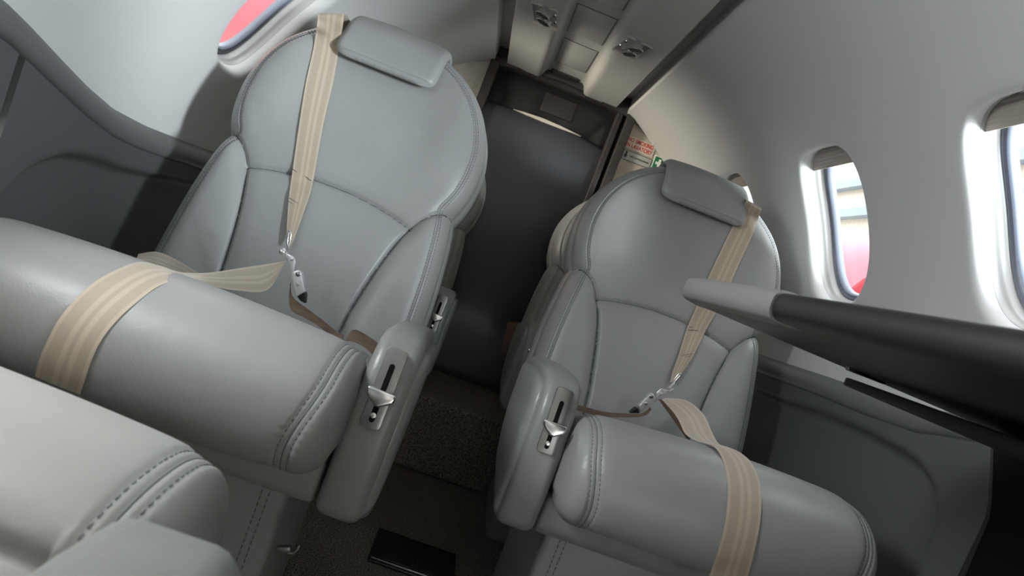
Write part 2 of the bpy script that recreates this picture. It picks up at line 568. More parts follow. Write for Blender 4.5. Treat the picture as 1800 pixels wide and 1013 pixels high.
# ---------------- lower sidewall panels with the moulded pocket line, and the rolled ledges
def ledge_z_left(y):
    return np.interp(y, [.5, .80, .88, .925, .99, 1.077, 1.17, 1.29, 1.53, 2.5], [.86, .812, .800, .788, .768, .742, .721, .712, .708, .706])
def ledge_z_right(y):
    return np.interp(y, [.5, .92, .98, 1.05, 1.19, 1.39, 1.66, 2.5], [.765, .765, .757, .742, .735, .732, .725, .722])
def low_x(z):
    return np.interp(z, [0, .1, .25, .45, .62, .8], [.50, .60, .67, .712, .722, .726])
def poly_inside(Q, P):
    x, y = Q[:, 0], Q[:, 1]; ins = np.zeros(len(Q), bool)
    n = len(P)
    for i in range(n):
        x1, y1 = P[i]; x2, y2 = P[(i + 1) % n]
        c = ((y1 > y) != (y2 > y)) & (x < (x2 - x1) * (y - y1) / (y2 - y1 + 1e-12) + x1)
        ins ^= c
    return ins
def lower_panel(name, s, ya, yb, zf, pocket, label, front_cut=None):
    ys = np.arange(ya, yb + 1e-6, .0075); nz = 110
    Q = []; 
    for y in ys:
        zt = float(zf(y)) - .004
        for k in range(nz): Q.append((y, zt * k / (nz - 1)))
    Q = np.array(Q)
    P = np.array(pocket)
    d = seg_dist(Q, np.vstack([P, P[:1]]))
    d = np.where(poly_inside(Q, P), d, -d)
    rec = .020 * smooth01((d + .004) / .022)
    X = low_x(Q[:, 1]) + rec
    if front_cut is not None:
        Q[:, 0] = np.maximum(Q[:, 0], front_cut(Q[:, 1]))
    V = [(s * X[i], Q[i, 0], Q[i, 1]) for i in range(len(Q))]
    n = len(ys); F = []
    for i in range(n - 1):
        for k in range(nz - 1): F.append((i * nz + k, i * nz + k + 1, (i + 1) * nz + k + 1, (i + 1) * nz + k))
    # return edge (thickness) along the near end
    base = len(V)
    for k in range(nz): V.append((s * (X[k] + .03), Q[k, 0], Q[k, 1]))
    for k in range(nz - 1): F.append((k, k + 1, base + k + 1, base + k))
    return struct(mesh_obj(name, V, F, M['sidewall'], flat_angle=60), label)
pkR = cat_rom([(2.6, .655), (1.9, .658), (1.571, .667), (1.40, .680), (1.263, .688), (1.18, .690), (1.10, .688), (1.03, .682), (.985, .665), (.955, .640), (.935, .600), (.925, .52), (.925, .40), (.93, .2)], 6)
pkR = np.vstack([pkR, [(2.6, .2)]])
lower_panel('wall_lower_right', 1, .86, Y1, ledge_z_right, pkR, 'dark grey moulded sidewall panel below the right ledge',
            front_cut=lambda z: np.interp(z, [0, .45, .57, .674, .77], [.80, .80, .835, .868, .912]))
pkL = cat_rom([(2.6, .65), (1.6, .655), (1.469, .657), (1.264, .652), (1.151, .659), (1.08, .657), (1.045, .648), (1.005, .628), (.978, .605), (.955, .568), (.94, .50), (.935, .3)], 6)
pkL = np.vstack([pkL, [(2.6, .3)]])
lower_panel('wall_lower_left', -1, .921, Y1, ledge_z_left, pkL, 'dark grey moulded sidewall panel below the left ledge')
lower_panel('wall_lower_forward', -1, -1.2, .913, ledge_z_left, [(-3, .1), (-3, .2), (-2.9, .2), (-2.9, .1)], 'grey sidewall panel at the left edge, forward of the seam')

def ledge(name, s, zf, ya, yb, label):
    ys = np.arange(ya, yb, .02)
    prof = cat_rom([(.752, .024), (.738, .022), (.724, .012), (.7165, -.002), (.717, -.014), (.7225, -.022), (.734, -.026), (.752, -.026)], 5)
    V, F = [], []; n = len(prof)
    for y in ys:
        z0 = float(zf(y))
        for px_, pz in prof: V.append((s * px_, y, z0 + pz))
    for i in range(len(ys) - 1):
        for k in range(n - 1): F.append((i * n + k, i * n + k + 1, (i + 1) * n + k + 1, (i + 1) * n + k))
    F.append(list(range(n)))
    return struct(mesh_obj(name, V, F, M['ledge'], flat_angle=60), label)
ledge('trim_1', 1, ledge_z_right, .93, Y1, 'rolled dark ledge along the right sidewall')
ledge('trim_2', -1, ledge_z_left, -1.2, Y1, 'rolled dark ledge sweeping up along the left sidewall')

# ---------------- aft bulkhead, door and frame
DX0, DX1, DZ = -.272, .292, 1.405
def bulk(name, s, dx, label):
    poly = [(dx, .20), (dx, DZ + .02)]
    t1 = math.acos(min(1, abs(dx) / RC))
    ang = np.linspace(math.asin((DZ + .02 - ZC) / RC) if False else t1, R_(-44), 40)
    ang = [a for a in ang if ZC + RC * math.sin(a) <= 2]
    for a in ang: poly.append((s * RC * math.cos(a), ZC + RC * math.sin(a)))
    return struct(plate_xz(name, poly, Y1 - .002, Y1 + .03, M['laminate']), label)
bulk('wall_aft_right', 1, DX1, 'beige laminate bulkhead right of the lavatory door')
bulk('wall_aft_left', -1, DX0, 'beige laminate bulkhead left of the lavatory door')
top = [(DX0, DZ + .01), (DX1, DZ + .01), (.31, ZC + .66), (.31, 1.56), (-.31, 1.56), (-.31, ZC + .66)]
struct(plate_xz('wall_aft_top', top, Y1 - .0015, Y1 + .03, M['trim_dark']), 'dark strip above the lavatory door')
# frame: left jamb, right jamb, arched head
struct(bm_obj('trim_3', rbox_bm(DX0 + .010, Y1 - .004, .82, .036, .06, 1.19, .006), M['trim_dark']), 'dark brown left jamb of the lavatory door')
struct(bm_obj('trim_4', rbox_bm(DX1 - .004, Y1 - .004, .82, .034, .06, 1.22, .006), M['trim_dark']), 'dark brown right jamb of the lavatory door')
struct(bm_obj('trim_5', rbox_bm(.246, Y1 + .004, .82, .024, .05, 1.18, .005), M['trim_dark']), 'inner dark rail beside the right jamb')
head = [(DX0, 1.398), (-.23, 1.406), (-.12, 1.424), (0, 1.434), (.12, 1.428), (.23, 1.410), (DX1, 1.398), (DX1, 1.44), (.12, 1.475), (0, 1.485), (-.12, 1.475), (DX0, 1.44)]
struct(plate_xz('trim_6', head, Y1 - .02, Y1 + .04, M['trim_dark'], bevel=.004), 'arched dark head of the lavatory door frame')
# door leaf
door = bpy.data.objects.new('door_1', None); COL.objects.link(door); door.location = (0, Y1 + .03, .24)
struct(door, 'smoked dark sliding door at the end of the aisle')
b = rbox_bm(.01, .02, .60, .60, .02, 1.24, .003)
bm_obj('door_leaf', b, M['door'], door)
# padded lower panel with softly arched top edge
V, F = [], []
nx, nz = 60, 90
for j in range(nz + 1):
    for i in range(nx + 1):
        x = -.255 + .51 * i / nx
        ztop = 1.035 + .016 * (1 - ((x + .03) / .24) ** 2) - .012 * (x < -.255)
        z = ztop * j / nz
        d = min(ztop - z, .5)
        off = -.034 * math.sqrt(max(0, 1 - (1 - min(d / .022, 1)) ** 2)) + .012 * smooth01(np.array((d - .02) / .25))
        V.append((x, float(off) + .008, z))
for j in range(nz):
    for i in range(nx):
        a = j * (nx + 1) + i
        F.append((a, a + 1, a + nx + 2, a + nx + 1))
mesh_obj('door_pad', V, F, M['door_low'], door)
lens = [(-.14, 0), (-.09, .0055), (-.02, .0095), (.05, .0075), (.138, .0), (.05, -.003), (-.02, -.004), (-.09, -.003)]  # pale strip shaped as the highlight along the pad's top rim
bm_obj('pad_rim_highlight', prism_bm([(u, v + 1.036) for u, v in lens], -.034, .0, lambda u, v, t: (u, t, v), .0015), M['cream'], door)
b = rbox_bm(.02, .007, 1.115, .13, .006, .075, .003)  # dark plate drawn as the overhead panel's reflection in the door
bm_obj('door_reflection', b, M['trim_dark'], door)

# ---------------- signs on the bulkhead
def text(name, s, size, loc, material, parent, align='LEFT', width=1.0, bold=0.0):
    c = bpy.data.curves.new(name, 'FONT'); c.body = s; c.size = size; c.align_x = align; c.extrude = .0004
    c.offset = bold
    o = bpy.data.objects.new(name, c); COL.objects.link(o); o.parent = parent
    o.location = loc; o.rotation_euler = (R_(90), 0, 0); o.scale = (width, 1, 1)
    c.materials.append(material)
    me = bpy.data.meshes.new_from_object(o); bpy.data.objects.remove(o)
    o = bpy.data.objects.new(name, me); COL.objects.link(o); o.parent = parent
    o.location = loc; o.rotation_euler = (R_(90), 0, 0); o.scale = (width, 1, 1)
    return o
YS = Y1 - .0035
sg = thing('no_smoking_sign', (.36, YS, 1.323), 'white sign with red no smoking lettering on the beige bulkhead', 'sign')
bm_obj('plate', rbox_bm(0, 0, 0, .118, .003, .047, .001, 2), M['paper'], sg)
text('lettering', 'NO SMOKING', .0225, (0, -.002, .0035), M['red'], sg, 'CENTER', .74, .0005)
text('lettering', 'IN LAVATORY', .0225, (0, -.002, -.0175), M['red'], sg, 'CENTER', .74, .0005)
sg = thing('extinguisher_sign', (.367, YS, 1.274), 'small grey framed placard with down arrow below the red lettering', 'sign')
bm_obj('plate', rbox_bm(0, 0, 0, .118, .003, .038, .004, 2), M['sign_grey'], sg)
fr = bmesh.new()
for args in ((0, -.0016, .0182, .116, .001, .0014), (0, -.0016, -.0182, .116, .001, .0014), (-.0575, -.0016, 0, .0014, .001, .036), (.0575, -.0016, 0, .0014, .001, .036)):
    rbox_bm(*args, bm=fr)
bm_obj('border', fr, M['ink'], sg, smooth=False)
text('lettering', 'FIRE EXTINGUISHER', .0098, (-.030, -.002, -.0035), M['ink'], sg, 'LEFT', .9)
arrow = [(-.0035, .014), (.0035, .014), (.0035, 0), (.008, 0), (0, -.013), (-.008, 0), (-.0035, 0)]
bm_obj('arrow', prism_bm([(u - .046, v) for u, v in arrow], -.0022, -.0015, lambda u, v, t: (u, t, v)), M['ink'], sg, smooth=False)
sg = thing('first_aid_sign', (.453, YS, 1.277), 'green first aid sign with white cross beside the bulkhead edge', 'sign')
bm_obj('plate', rbox_bm(0, 0, 0, .050, .003, .074, .001, 2), M['white'], sg)
bm_obj('field', rbox_bm(0, -.0012, .0005, .043, .003, .067, .0008, 2), M['green'], sg)
cr = bmesh.new(); rbox_bm(0, -.003, .010, .010, .001, .034, bm=cr); rbox_bm(-.0085, -.003, .010, .012, .0009, .010, bm=cr); rbox_bm(.0085, -.003, .010, .012, .0009, .010, bm=cr)
bm_obj('cross', cr, M['white'], sg, smooth=False)
text('lettering', 'First aid', .011, (0, -.0032, -.0185), M['white'], sg, 'CENTER', .95, .0003)
text('lettering', 'kit', .011, (0, -.0032, -.030), M['white'], sg, 'CENTER', .95, .0003)

# ---------------- overhead service panel
ohp = thing('overhead_panel', (0, 1.0, 1.42), 'long grey overhead service panel running above the aisle', 'panel')
half = [(.0, .036), (.060, .036), (.070, .034), (.076, .028), (.083, .012), (.088, .005), (.096, .0), (.110, .0), (.205, .0), (.2195, .0), (.2205, .001), (.221, .004), (.221, .06)]
prof = [(-x, z) for x, z in half[::-1]] + half[1:]
ys = np.linspace(-2.3, 1.488, 60); V, F = [], []; n = len(prof)
for y in ys:
    for x, z in prof: V.append((x, y, z))
for i in range(59):
    for k in range(n - 1): F.append((i * n + k, i * n + k + 1, (i + 1) * n + k + 1, (i + 1) * n + k))
V.append((0, 1.488, .06)); F.append([59 * n + k for k in range(n)])
mesh_obj('panel_body', V, F, M['panel'], ohp, flat_angle=35)
def hatch(x0, x1, y0, y1):
    b = rbox_bm((x0 + x1) / 2, (y0 + y1) / 2 - 1.0, .0355, x1 - x0, y1 - y0, .003, .001, 2)
    h = bm_obj('access_hatch', b, M['panel'], ohp)
    g = bmesh.new()
    for cx_, cy_, sx_, sy_ in (((x0 + x1) / 2, y0 - .001, x1 - x0 + .004, .0022), (x0 - .001, (y0 + y1) / 2, .0022, y1 - y0), (x1 + .001, (y0 + y1) / 2, .0022, y1 - y0), ((x0 + x1) / 2, y1 + .001, x1 - x0 + .004, .0022)):
        rbox_bm(cx_, cy_ - 1.0, .0350, min(sx_, sx_ if sx_ > .01 else .0014), (sy_ if sy_ > .01 else .0014), .0022, bm=g)
    bm_obj('gap_line', g, M['panel_line'], h, smooth=False)
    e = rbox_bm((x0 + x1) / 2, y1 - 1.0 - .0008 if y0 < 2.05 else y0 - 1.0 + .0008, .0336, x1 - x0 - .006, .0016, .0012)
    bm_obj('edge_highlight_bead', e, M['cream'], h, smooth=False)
hatch(-.0565, .0565, 1.800, 2.022)
hatch(-.0565, .0565, 2.094, 2.345)
hatch(-.0565, .0565, 1.50, 1.725)
# dark end gasket with the recessed latch pocket at the aft end
gas = [(-.225, -.006), (-.10, .006), (-.085, .022), (.085, .022), (.10, .006), (.225, -.006), (.225, .012), (.11, .026), (.095, .046), (-.095, .046), (-.11, .026), (-.225, .012)]
bm_obj('end_gasket', prism_bm(gas, 1.476, 1.494, lambda u, v, t: (u, t, v), .002), M['trim_dark'], ohp)
bm_obj('latch_pocket', rbox_bm(-.005, 1.468, .0345, .105, .05, .010, .004, 3), M['trim_dark'], ohp)

def vent(x, y, s, label):
    v = thing('air_vent', (x, y, 1.42), label, 'air vent', rotz=s * R_(9), group='overhead air vents with reading lights')
    bz = bmesh.new()
    w, l = .036, .062
    for a in ((-w, 0, .005, 2 * l, .005), (w, 0, .005, 2 * l, .005), (0, -l, 2 * w + .005, .005, .005)):
        rbox_bm(a[0], a[1], -.0015, a[2], a[3], a[4], .0015, 2, bm=bz)
    bm_obj('bezel', bz, M['panel'], v)
    bm_obj('lip', rbox_bm(0, l, -.004, 2 * w + .006, .005, .010, .002, 2), M['cream'], v)
    bm_obj('pocket_floor', rbox_bm(0, 0, -.0007, 2 * w, 2 * l, .0015), M['pocket'], v)
    for yy, kind in ((-.026, 'overhead_light'), (.022, 'air_nozzle')):
        d = Vector((s * .22, .02, -1)).normalized()
        nb = lathe_bm([(0, -.012), (.029, -.010), (.0295, -.004), (.026, .004), (.0215, .008), (.021, .0195), (.0185, .0205), (.0175, .018), (.016, .010), (0, .008)], (s * -.004, yy - .014, .002), d, 28)
        nz = bm_obj(kind, nb, M['pocket'], v)
        rg = lathe_bm([(.0205, .008), (.0215, .010), (.0215, .0215), (.0195, .0225), (.0180, .0215), (.0178, .015)], (s * -.004, yy - .014, .002), d, 32)
        bm_obj('bezel_ring', rg, M['chrome'], nz)
        ap = lathe_bm([(0, .0205), (.0176, .0206), (.0176, .0209), (0, .0210)], (s * -.004, yy - .014, .002), d, 24)
        bm_obj('aperture', ap, M['black'], nz)
        kb = lathe_bm([(0, -.006), (.0070, -.004), (.0078, .003), (.005, .007), (0, .0082)], (-s * .028, yy - .008, 0), Vector((0, -.2, -1)), 18)
        bm_obj('adjuster_knob', kb, M['chrome'], nz)
vent(-.131, 1.875, -1, 'chrome twin vent unit in the overhead panel, left of the hatch covers')
vent(.128, 1.848, 1, 'chrome twin vent unit in the overhead panel, right of the hatch covers')

# ------------------------------------------------------------------ seats
REC = R_(18); ZB = .55
UP = np.array([0, math.sin(REC), math.cos(REC)]); NF = np.array([0, -math.cos(REC), math.sin(REC)])
PB = np.array([0, 0, ZB])
def bpos(x, v, off):
    x = np.asarray(x, float); v = np.asarray(v, float); off = np.asarray(off, float)
    return PB + x[..., None] * np.array([1., 0, 0]) + v[..., None] * UP + off[..., None] * NF

low = cat_rom([(.252, -.12), (.256, -.06), (.257, 0), (.254, .09), (.247, .17), (.239, .225), (.232, .252)], 8)
upp = cat_rom([(.232, .252), (.240, .268), (.250, .300), (.2555, .345), (.253, .392), (.241, .438), (.219, .482), (.188, .522), (.150, .555), (.105, .577), (.055, .588), (.0, .591)], 8)
OUTL = resample(np.vstack([low, upp[1:]]), .0032)
FULL = np.vstack([OUTL, OUTL[::-1] * [-1, 1]])
LOOP = FULL
bol_R = cat_rom([(.232, .252), (.212, .247), (.188, .228), (.168, .198), (.150, .150), (.136, .09), (.126, .03), (.120, -.02), (.116, -.11)], 10)
bol_L = bol_R * [-1, 1]
arch = cat_rom([(-.166, .193), (-.11, .207), (-.05, .216), (0, .218), (.05, .216), (.11, .207), (.166, .193)], 10)
SEAMS = [bol_L, bol_R, arch]
# upper edge stitched seam, 25 mm inside the outline
def inset(P, d):
    T = np.gradient(P, axis=0); T /= np.linalg.norm(T, axis=1)[:, None]
    Nn = np.stack([-T[:, 1], T[:, 0]], 1)
    return P + Nn * d

def front_off(x, v):
    x = np.asarray(x, float); v = np.asarray(v, float)
    Q = np.stack([x.ravel(), v.ravel()], 1)
    d = seg_dist(Q, FULL); re = .05
    q = np.clip(d / re, 0, 1)
    off = -.046 * (1 - np.sqrt(np.clip(1 - (1 - q) ** 2, 0, 1)))
    # stitched seam groove
    off -= .0022 * np.exp(-((d - .026) / .0028) ** 2)
    ax = np.abs(Q[:, 0]); vv = Q[:, 1]
    w = np.interp(vv, OUTL[:, 1], OUTL[:, 0])
    xb = np.interp(vv, bol_R[::-1, 1], bol_R[::-1, 0])
    inb = (ax > xb) & (vv < .252)
    t = np.clip((ax - xb) / np.maximum(w - xb, 1e-4), 0, 1)
    off += np.where(inb, .011 * np.sin(np.pi * t) ** .8 * smooth01((.255 - vv) / .06), 0)
    ta = np.interp(ax, arch[len(arch) // 2:, 0], arch[len(arch) // 2:, 1])
    inc = (~inb) & (vv < ta)
    off += np.where(inc, .008 * smooth01((ta - vv) / .05) * (1 - .6 * (ax / .17) ** 2), 0)
    inh = ~(inb | inc)
    off += np.where(inh, .004 * smooth01((vv - ta) / .08) + .011 * smooth01((vv - .26) / .08) * np.exp(-((ax - .178) / .048) ** 2) * smooth01((.56 - vv) / .12), 0)
    for S in SEAMS:
        ds = seg_dist(Q, S)
        off -= .0055 * np.exp(-(ds / .0034) ** 2) + .004 * np.exp(-(ds / .016) ** 2)
    # soft hide dimples
    off += .0016 * np.sin(9 * Q[:, 0] + 3 * vv) * np.sin(21 * vv + 1.3) 
    return off.reshape(x.shape)

def build_backrest_mesh():
    NSx = 201
    lin = np.linspace(-1, 1, NSx); s = .62 * lin + .38 * np.sin(lin * math.pi / 2)
    rows = OUTL[:-1]
    X = rows[:, 0][:, None] * s[None, :]; Vv = np.repeat(rows[:, 1][:, None], NSx, 1)
    off = front_off(X, Vv)
    P = bpos(X, Vv, off)
    nr = len(rows); V = [p for r in P for p in r]; F = []
    for i in range(nr - 1):
        for j in range(NSx - 1): F.append((i * NSx + j, i * NSx + j + 1, (i + 1) * NSx + j + 1, (i + 1) * NSx + j))
    tip = len(V); V.append(bpos(np.array(0.), np.array(OUTL[-1, 1]), np.array(-.046)))
    for j in range(NSx - 1): F.append(((nr - 1) * NSx + j, (nr - 1) * NSx + j + 1, tip))
    front_V, front_F = list(V), list(F)
    # side band (gusset): follows the outline loop
    edge = [i * NSx + NSx - 1 for i in range(nr)] + [tip] + [i * NSx for i in range(nr)][::-1]
    LP = np.vstack([rows, OUTL[-1:], rows[::-1] * [-1, 1]])
    T = np.gradient(LP, axis=0); T /= np.linalg.norm(T, axis=1)[:, None]
    OUTW = np.stack([T[:, 1], -T[:, 0]], 1)
    prev = edge
    for o, dep in ((-.0015, -.049), (.003, -.054), (.006, -.066), (.007, -.080), (.005, -.092), (.000, -.099), (-.004, -.102)):
        cur = []
        for k in range(len(LP)):
            q = LP[k] + OUTW[k] * o
            cur.append(len(V)); V.append(bpos(np.array(q[0]), np.array(q[1]), np.array(dep)))
        for k in range(len(LP) - 1): F.append((prev[k], prev[k + 1], cur[k + 1], cur[k]))
        prev = cur
    return V, F, front_V, front_F

def build_shell():
    V, F = [], []; prev = None
    LP = np.vstack([OUTL, OUTL[::-1][1:] * [-1, 1]])
    for k, dep in ((1.0, -.101), (1.01, -.106), (1.01, -.116), (.985, -.130), (.93, -.140), (.7, -.148), (.35, -.150), (.05, -.150)):
        cur = []
        for q in LP:
            x = q[0] * k; v = .2 + (q[1] - .2) * (k if k < 1 else 1 + (k - 1) * .6)
            cur.append(len(V)); V.append(bpos(np.array(x), np.array(v), np.array(dep)))
        if prev is not None:
            for i in range(len(LP) - 1): F.append((prev[i], prev[i + 1], cur[i + 1], cur[i]))
        prev = cur
    return V, F

def stitch_geo(curve_xv, posf, pitch=.0065, length=.0036, r=.0006):
    """little thread dashes along a list of 3-D points."""
    P = resample(curve_xv, pitch / 2)
    V, F = [], []
    for i in range(0, len(P) - 1, 2):
        a, b = P[i], P[i + 1]
        d = b - a; L = np.linalg.norm(d); d = d / (L + 1e-9)
        c = (a + b) / 2; a = c - d * length / 2; b = c + d * length / 2
        p3 = np.array([posf(a), posf(c), posf(b)])
        tube_geo(p3, r, 5, V, F)
    return V, F

def pad_xv(w, v0, p_len):
    pass

def build_pad():
    """headrest flap: draped over the top edge; front corners rounded."""
    W2 = .106; T = .021
    path = cat_rom([(.468, .021), (.478, .016), (.50, .013), (.525, .010), (.548, .005), (.566, -.006), (.580, -.020), (.590, -.040), (.5945, -.062), (.592, -.085), (.585, -.104)], 8)   # (v, off) of the lower face
    path = resample(path, .0026); n = len(path)
    L = np.concatenate([[0], np.cumsum(np.linalg.norm(np.diff(path, axis=0), axis=1))])
    T2 = np.gradient(path, axis=0); T2 /= np.linalg.norm(T2, axis=1)[:, None]
    N2 = np.stack([-T2[:, 1], T2[:, 0]], 1)
    if N2[n // 3] @ np.array([0, 1]) < 0: N2 = -N2
    nx = 91; lin = np.linspace(-1, 1, nx); s = .6 * lin + .4 * np.sin(lin * math.pi / 2)
    rc = .030
    V, F = [], []
    outline = []
    wl = []
    for i in range(n):
        p = L[i]; w = W2
        if p < rc: w = W2 - rc + math.sqrt(max(0, rc * rc - (rc - p) ** 2))
        wl.append(w); outline.append((w, p))
    OL = np.array(outline); OLF = np.vstack([OL[::-1] * [-1, 1], OL])
    for side in (0, 1):
        for i in range(n):
            xs = s * wl[i]
            d = seg_dist(np.stack([xs, np.full(nx, L[i])], 1), OLF)
            q = np.clip(d / .016, 0, 1); e = np.sqrt(np.clip(1 - (1 - q) ** 2, 0, 1))
            t = T * (.35 + .65 * e) if side == 0 else np.full(nx, T * .35) * (1 - e)
            curve = -.010 * (xs / W2) ** 2 * 0
            for j in range(nx):
                q2 = path[i] + N2[i] * t[j]
                drop = .007 * (abs(xs[j]) / W2) ** 2.0 * smooth01(np.array((L[i] - .03) / .08))
                V.append(bpos(np.array(xs[j]), np.array(q2[0] - drop), np.array(q2[1])))
    for side in (0, 1):
        B = side * n * nx
        for i in range(n - 1):
            for j in range(nx - 1):
                f = (B + i * nx + j, B + i * nx + j + 1, B + (i + 1) * nx + j + 1, B + (i + 1) * nx + j)
                F.append(f if side == 0 else f[::-1])
    H = n * nx
    for i in range(n - 1):
        F.append((i * nx, (i + 1) * nx, H + (i + 1) * nx, H + i * nx)); a = nx - 1
        F.append((i * nx + a, H + i * nx + a, H + (i + 1) * nx + a, (i + 1) * nx + a))
    for j in range(nx - 1):
        F.append((j, H + j, H + j + 1, j + 1)); a = (n - 1) * nx
        F.append((a + j, a + j + 1, H + a + j + 1, H + a + j))
    return V, F

CW = .2285
cprof = cat_rom([(.02, .455), (.02, .475), (-.03, .492), (-.12, .500), (-.22, .508), (-.28, .520), (-.32, .534), (-.345, .549), (-.38, .570), (-.42, .580), (-.465, .578), (-.502, .562), (-.526, .535), (-.534, .503), (-.529, .470), (-.512, .447), (-.485, .436), (-.45, .434), (-.3, .436), (-.1, .44)], 7, closed=True)
cprof = resample(np.vstack([cprof, cprof[:1]]), .0026)[:-1]
DSEAM = .024 + .014 * smooth01((.560 - cprof[:, 1]) / .09)
def seam_depth(d):
    e = d - DSEAM
    return (.0022 * np.exp(-(e / .0028) ** 2) + .0016 * np.exp(-((e - .0065) / .0026) ** 2) + .0016 * np.exp(-((e + .0065) / .0026) ** 2)
            + .0022 * np.exp(-(e / .013) ** 2))
SARC = np.arange(len(cprof)) * .0026
def build_cushion():
    n = len(cprof)
    T = np.roll(cprof, -1, 0) - np.roll(cprof, 1, 0); T /= np.linalg.norm(T, axis=1)[:, None]
    Nn = np.stack([T[:, 1], -T[:, 0]], 1)
    c0 = cprof.mean(0)
    if ((cprof - c0) * Nn).sum() < 0: Nn = -Nn
    lin = np.linspace(-1, 1, 221); xs = CW * (.55 * lin + .45 * np.sin(lin * math.pi / 2))
    V, F = [], []
    re = .030
    # how much a point belongs to the top or the front (where crown and seam apply)
    fr = smooth01((Nn[:, 1] * .7 + np.maximum(0, -Nn[:, 0]) + .25) / .5)
    crossd = np.abs(cprof[:, 0] + .362) + 10 * (cprof[:, 1] < .5)
    for x in xs:
        d = CW - abs(x)
        q = min(d / re, 1); ins = .030 * (1 - math.sqrt(max(0, 1 - (1 - q) ** 2)))
        seam = seam_depth(d)
        crown = .010 * (1 - (x / CW) ** 2)
        cross = (.0065 * np.exp(-(crossd / .004) ** 2) + .003 * np.exp(-(crossd / .014) ** 2)) * (1 if d > .036 else .25)
        e = np.abs(d - DSEAM); gather = (.00030 * np.sin(SARC * 2 * math.pi / .0095 + 2.2 * np.sin(SARC * 23)) * np.exp(-((e - .010) / .007) ** 2) * fr)
        P = cprof + Nn * (-ins + (crown - seam) * fr - cross + gather)[:, None]
        for p in P: V.append((x, p[0], p[1]))
    m = len(xs)
    for i in range(m - 1):
        for k in range(n):
            k2 = (k + 1) % n
            F.append((i * n + k, i * n + k2, (i + 1) * n + k2, (i + 1) * n + k))
    for i, sx in ((0, -1), (m - 1, 1)):
        ring = [i * n + k for k in range(n)]
        P = np.array([V[k] for k in ring])
        cc = P.mean(0); base = len(V)
        for f, bul in ((.8, .004), (.5, .006)):
            for p in P: q = cc + (p - cc) * f; V.append((q[0] + sx * bul, q[1], q[2]))
        for k in range(n):
            k2 = (k + 1) % n
            F.append((ring[k], ring[k2], base + k2, base + k)); F.append((base + k, base + k2, base + n + k2, base + n + k))
        F.append([base + n + k for k in range(n)])
    return V, F
def cushion_curve(d, lift=.0004):
    """front-roll line at distance d from the aisle-side end, as 3-D points (x positive side)."""
    T = np.roll(cprof, -1, 0) - np.roll(cprof, 1, 0); T /= np.linalg.norm(T, axis=1)[:, None]
    Nn = np.stack([T[:, 1], -T[:, 0]], 1)
    if ((cprof - cprof.mean(0)) * Nn).sum() < 0: Nn = -Nn
    dv = DSEAM + d; x = CW - dv
    q = np.clip(dv / .030, 0, 1); ins = .030 * (1 - np.sqrt(np.clip(1 - (1 - q) ** 2, 0, 1)))
    fr = smooth01((Nn[:, 1] * .7 + np.maximum(0, -Nn[:, 0]) + .25) / .5)
    seam = seam_depth(dv)
    crown = .010 * (1 - (x / CW) ** 2)
    P = cprof + Nn * (-ins + (crown - seam) * fr + lift)[:, None]
    i0 = np.argmin(np.abs(cprof[:, 0] + .295) + 10 * (cprof[:, 1] < .52)); i1 = np.argmin(np.abs(cprof[:, 0] + .500) + 10 * (cprof[:, 1] > .48))
    seq = list(range(i0, i1 + 1)) if i0 < i1 else list(range(i0, i1 - 1, -1))
    return np.array([(x[k], *P[k]) for k in seq])

ID3 = lambda p: p
def mesh_only(name, V, F, material, **k):
    o = mesh_obj(name, V, F, material, **k); me = o.data
    bpy.data.objects.remove(o); return me
bV, bF, bfV, bfF = build_backrest_mesh()
ME = {}
ME['backrest'] = mesh_only('backrest', bV, bF, M['leather'], flat_angle=70)
ME['back_shell'] = mesh_only('back_shell', *build_shell(), M['leather'], flat_angle=70)
ME['headrest_pad'] = mesh_only('headrest_pad', *build_pad(), M['leather'], flat_angle=75)
cuV, cuF = build_cushion()
ME['seat_cushion'] = mesh_only('seat_cushion', cuV, cuF, M['leather'], flat_angle=60)
# stitches: double row along the back edge
sV, sF = [], []
for dd in (.0215, .0305):
    c = inset(OUTL, dd)
    c = c[(c[:, 0] > .03) & (c[:, 1] > -.06)]
    for sgn in (1, -1):
        cc = resample(c * [sgn, 1], .00325)
        off = front_off(cc[:, 0], cc[:, 1]) + .0003
        v, f = stitch_geo(bpos(cc[:, 0], cc[:, 1], off), ID3)
        ME.setdefault('back_stitching', []).append(mesh_only('back_stitching', v, f, M['thread']))
sV, sF = [], []
for S in SEAMS:
    c = resample(S[(S[:, 1] > -.08)], .004)
    off = front_off(c[:, 0], c[:, 1]) + .0002
    v, f = tube_geo(bpos(c[:, 0], c[:, 1], off), .0011, 6)
    ME.setdefault('back_seam', []).append(mesh_only('back_seam', v, f, M['seam']))
for sg_ in (1, -1):
    c = inset(OUTL, .026); c = resample(c[(c[:, 0] > .02) & (c[:, 1] > -.07)] * [sg_, 1], .004)
    off = front_off(c[:, 0], c[:, 1])
    v, f = tube_geo(bpos(c[:, 0], c[:, 1], off), .0007, 6)
    ME.setdefault('back_seam', []).append(mesh_only('back_seam', v, f, M['seam']))
sV, sF = [], []
for sgn in (1, -1):
    for dd in (-.0065, .0065):
        v, f = stitch_geo(cushion_curve(dd, .0003) * [sgn, 1, 1], ID3, .0065, .0036, .00042)
        ME.setdefault('cushion_stitching', []).append(mesh_only('cushion_stitching', v, f, M['thread']))
    v, f = tube_geo(cushion_curve(.0, .0) * [sgn, 1, 1], .0006, 6)
    ME.setdefault('cushion_seam', []).append(mesh_only('cushion_seam', v, f, M['seam']))
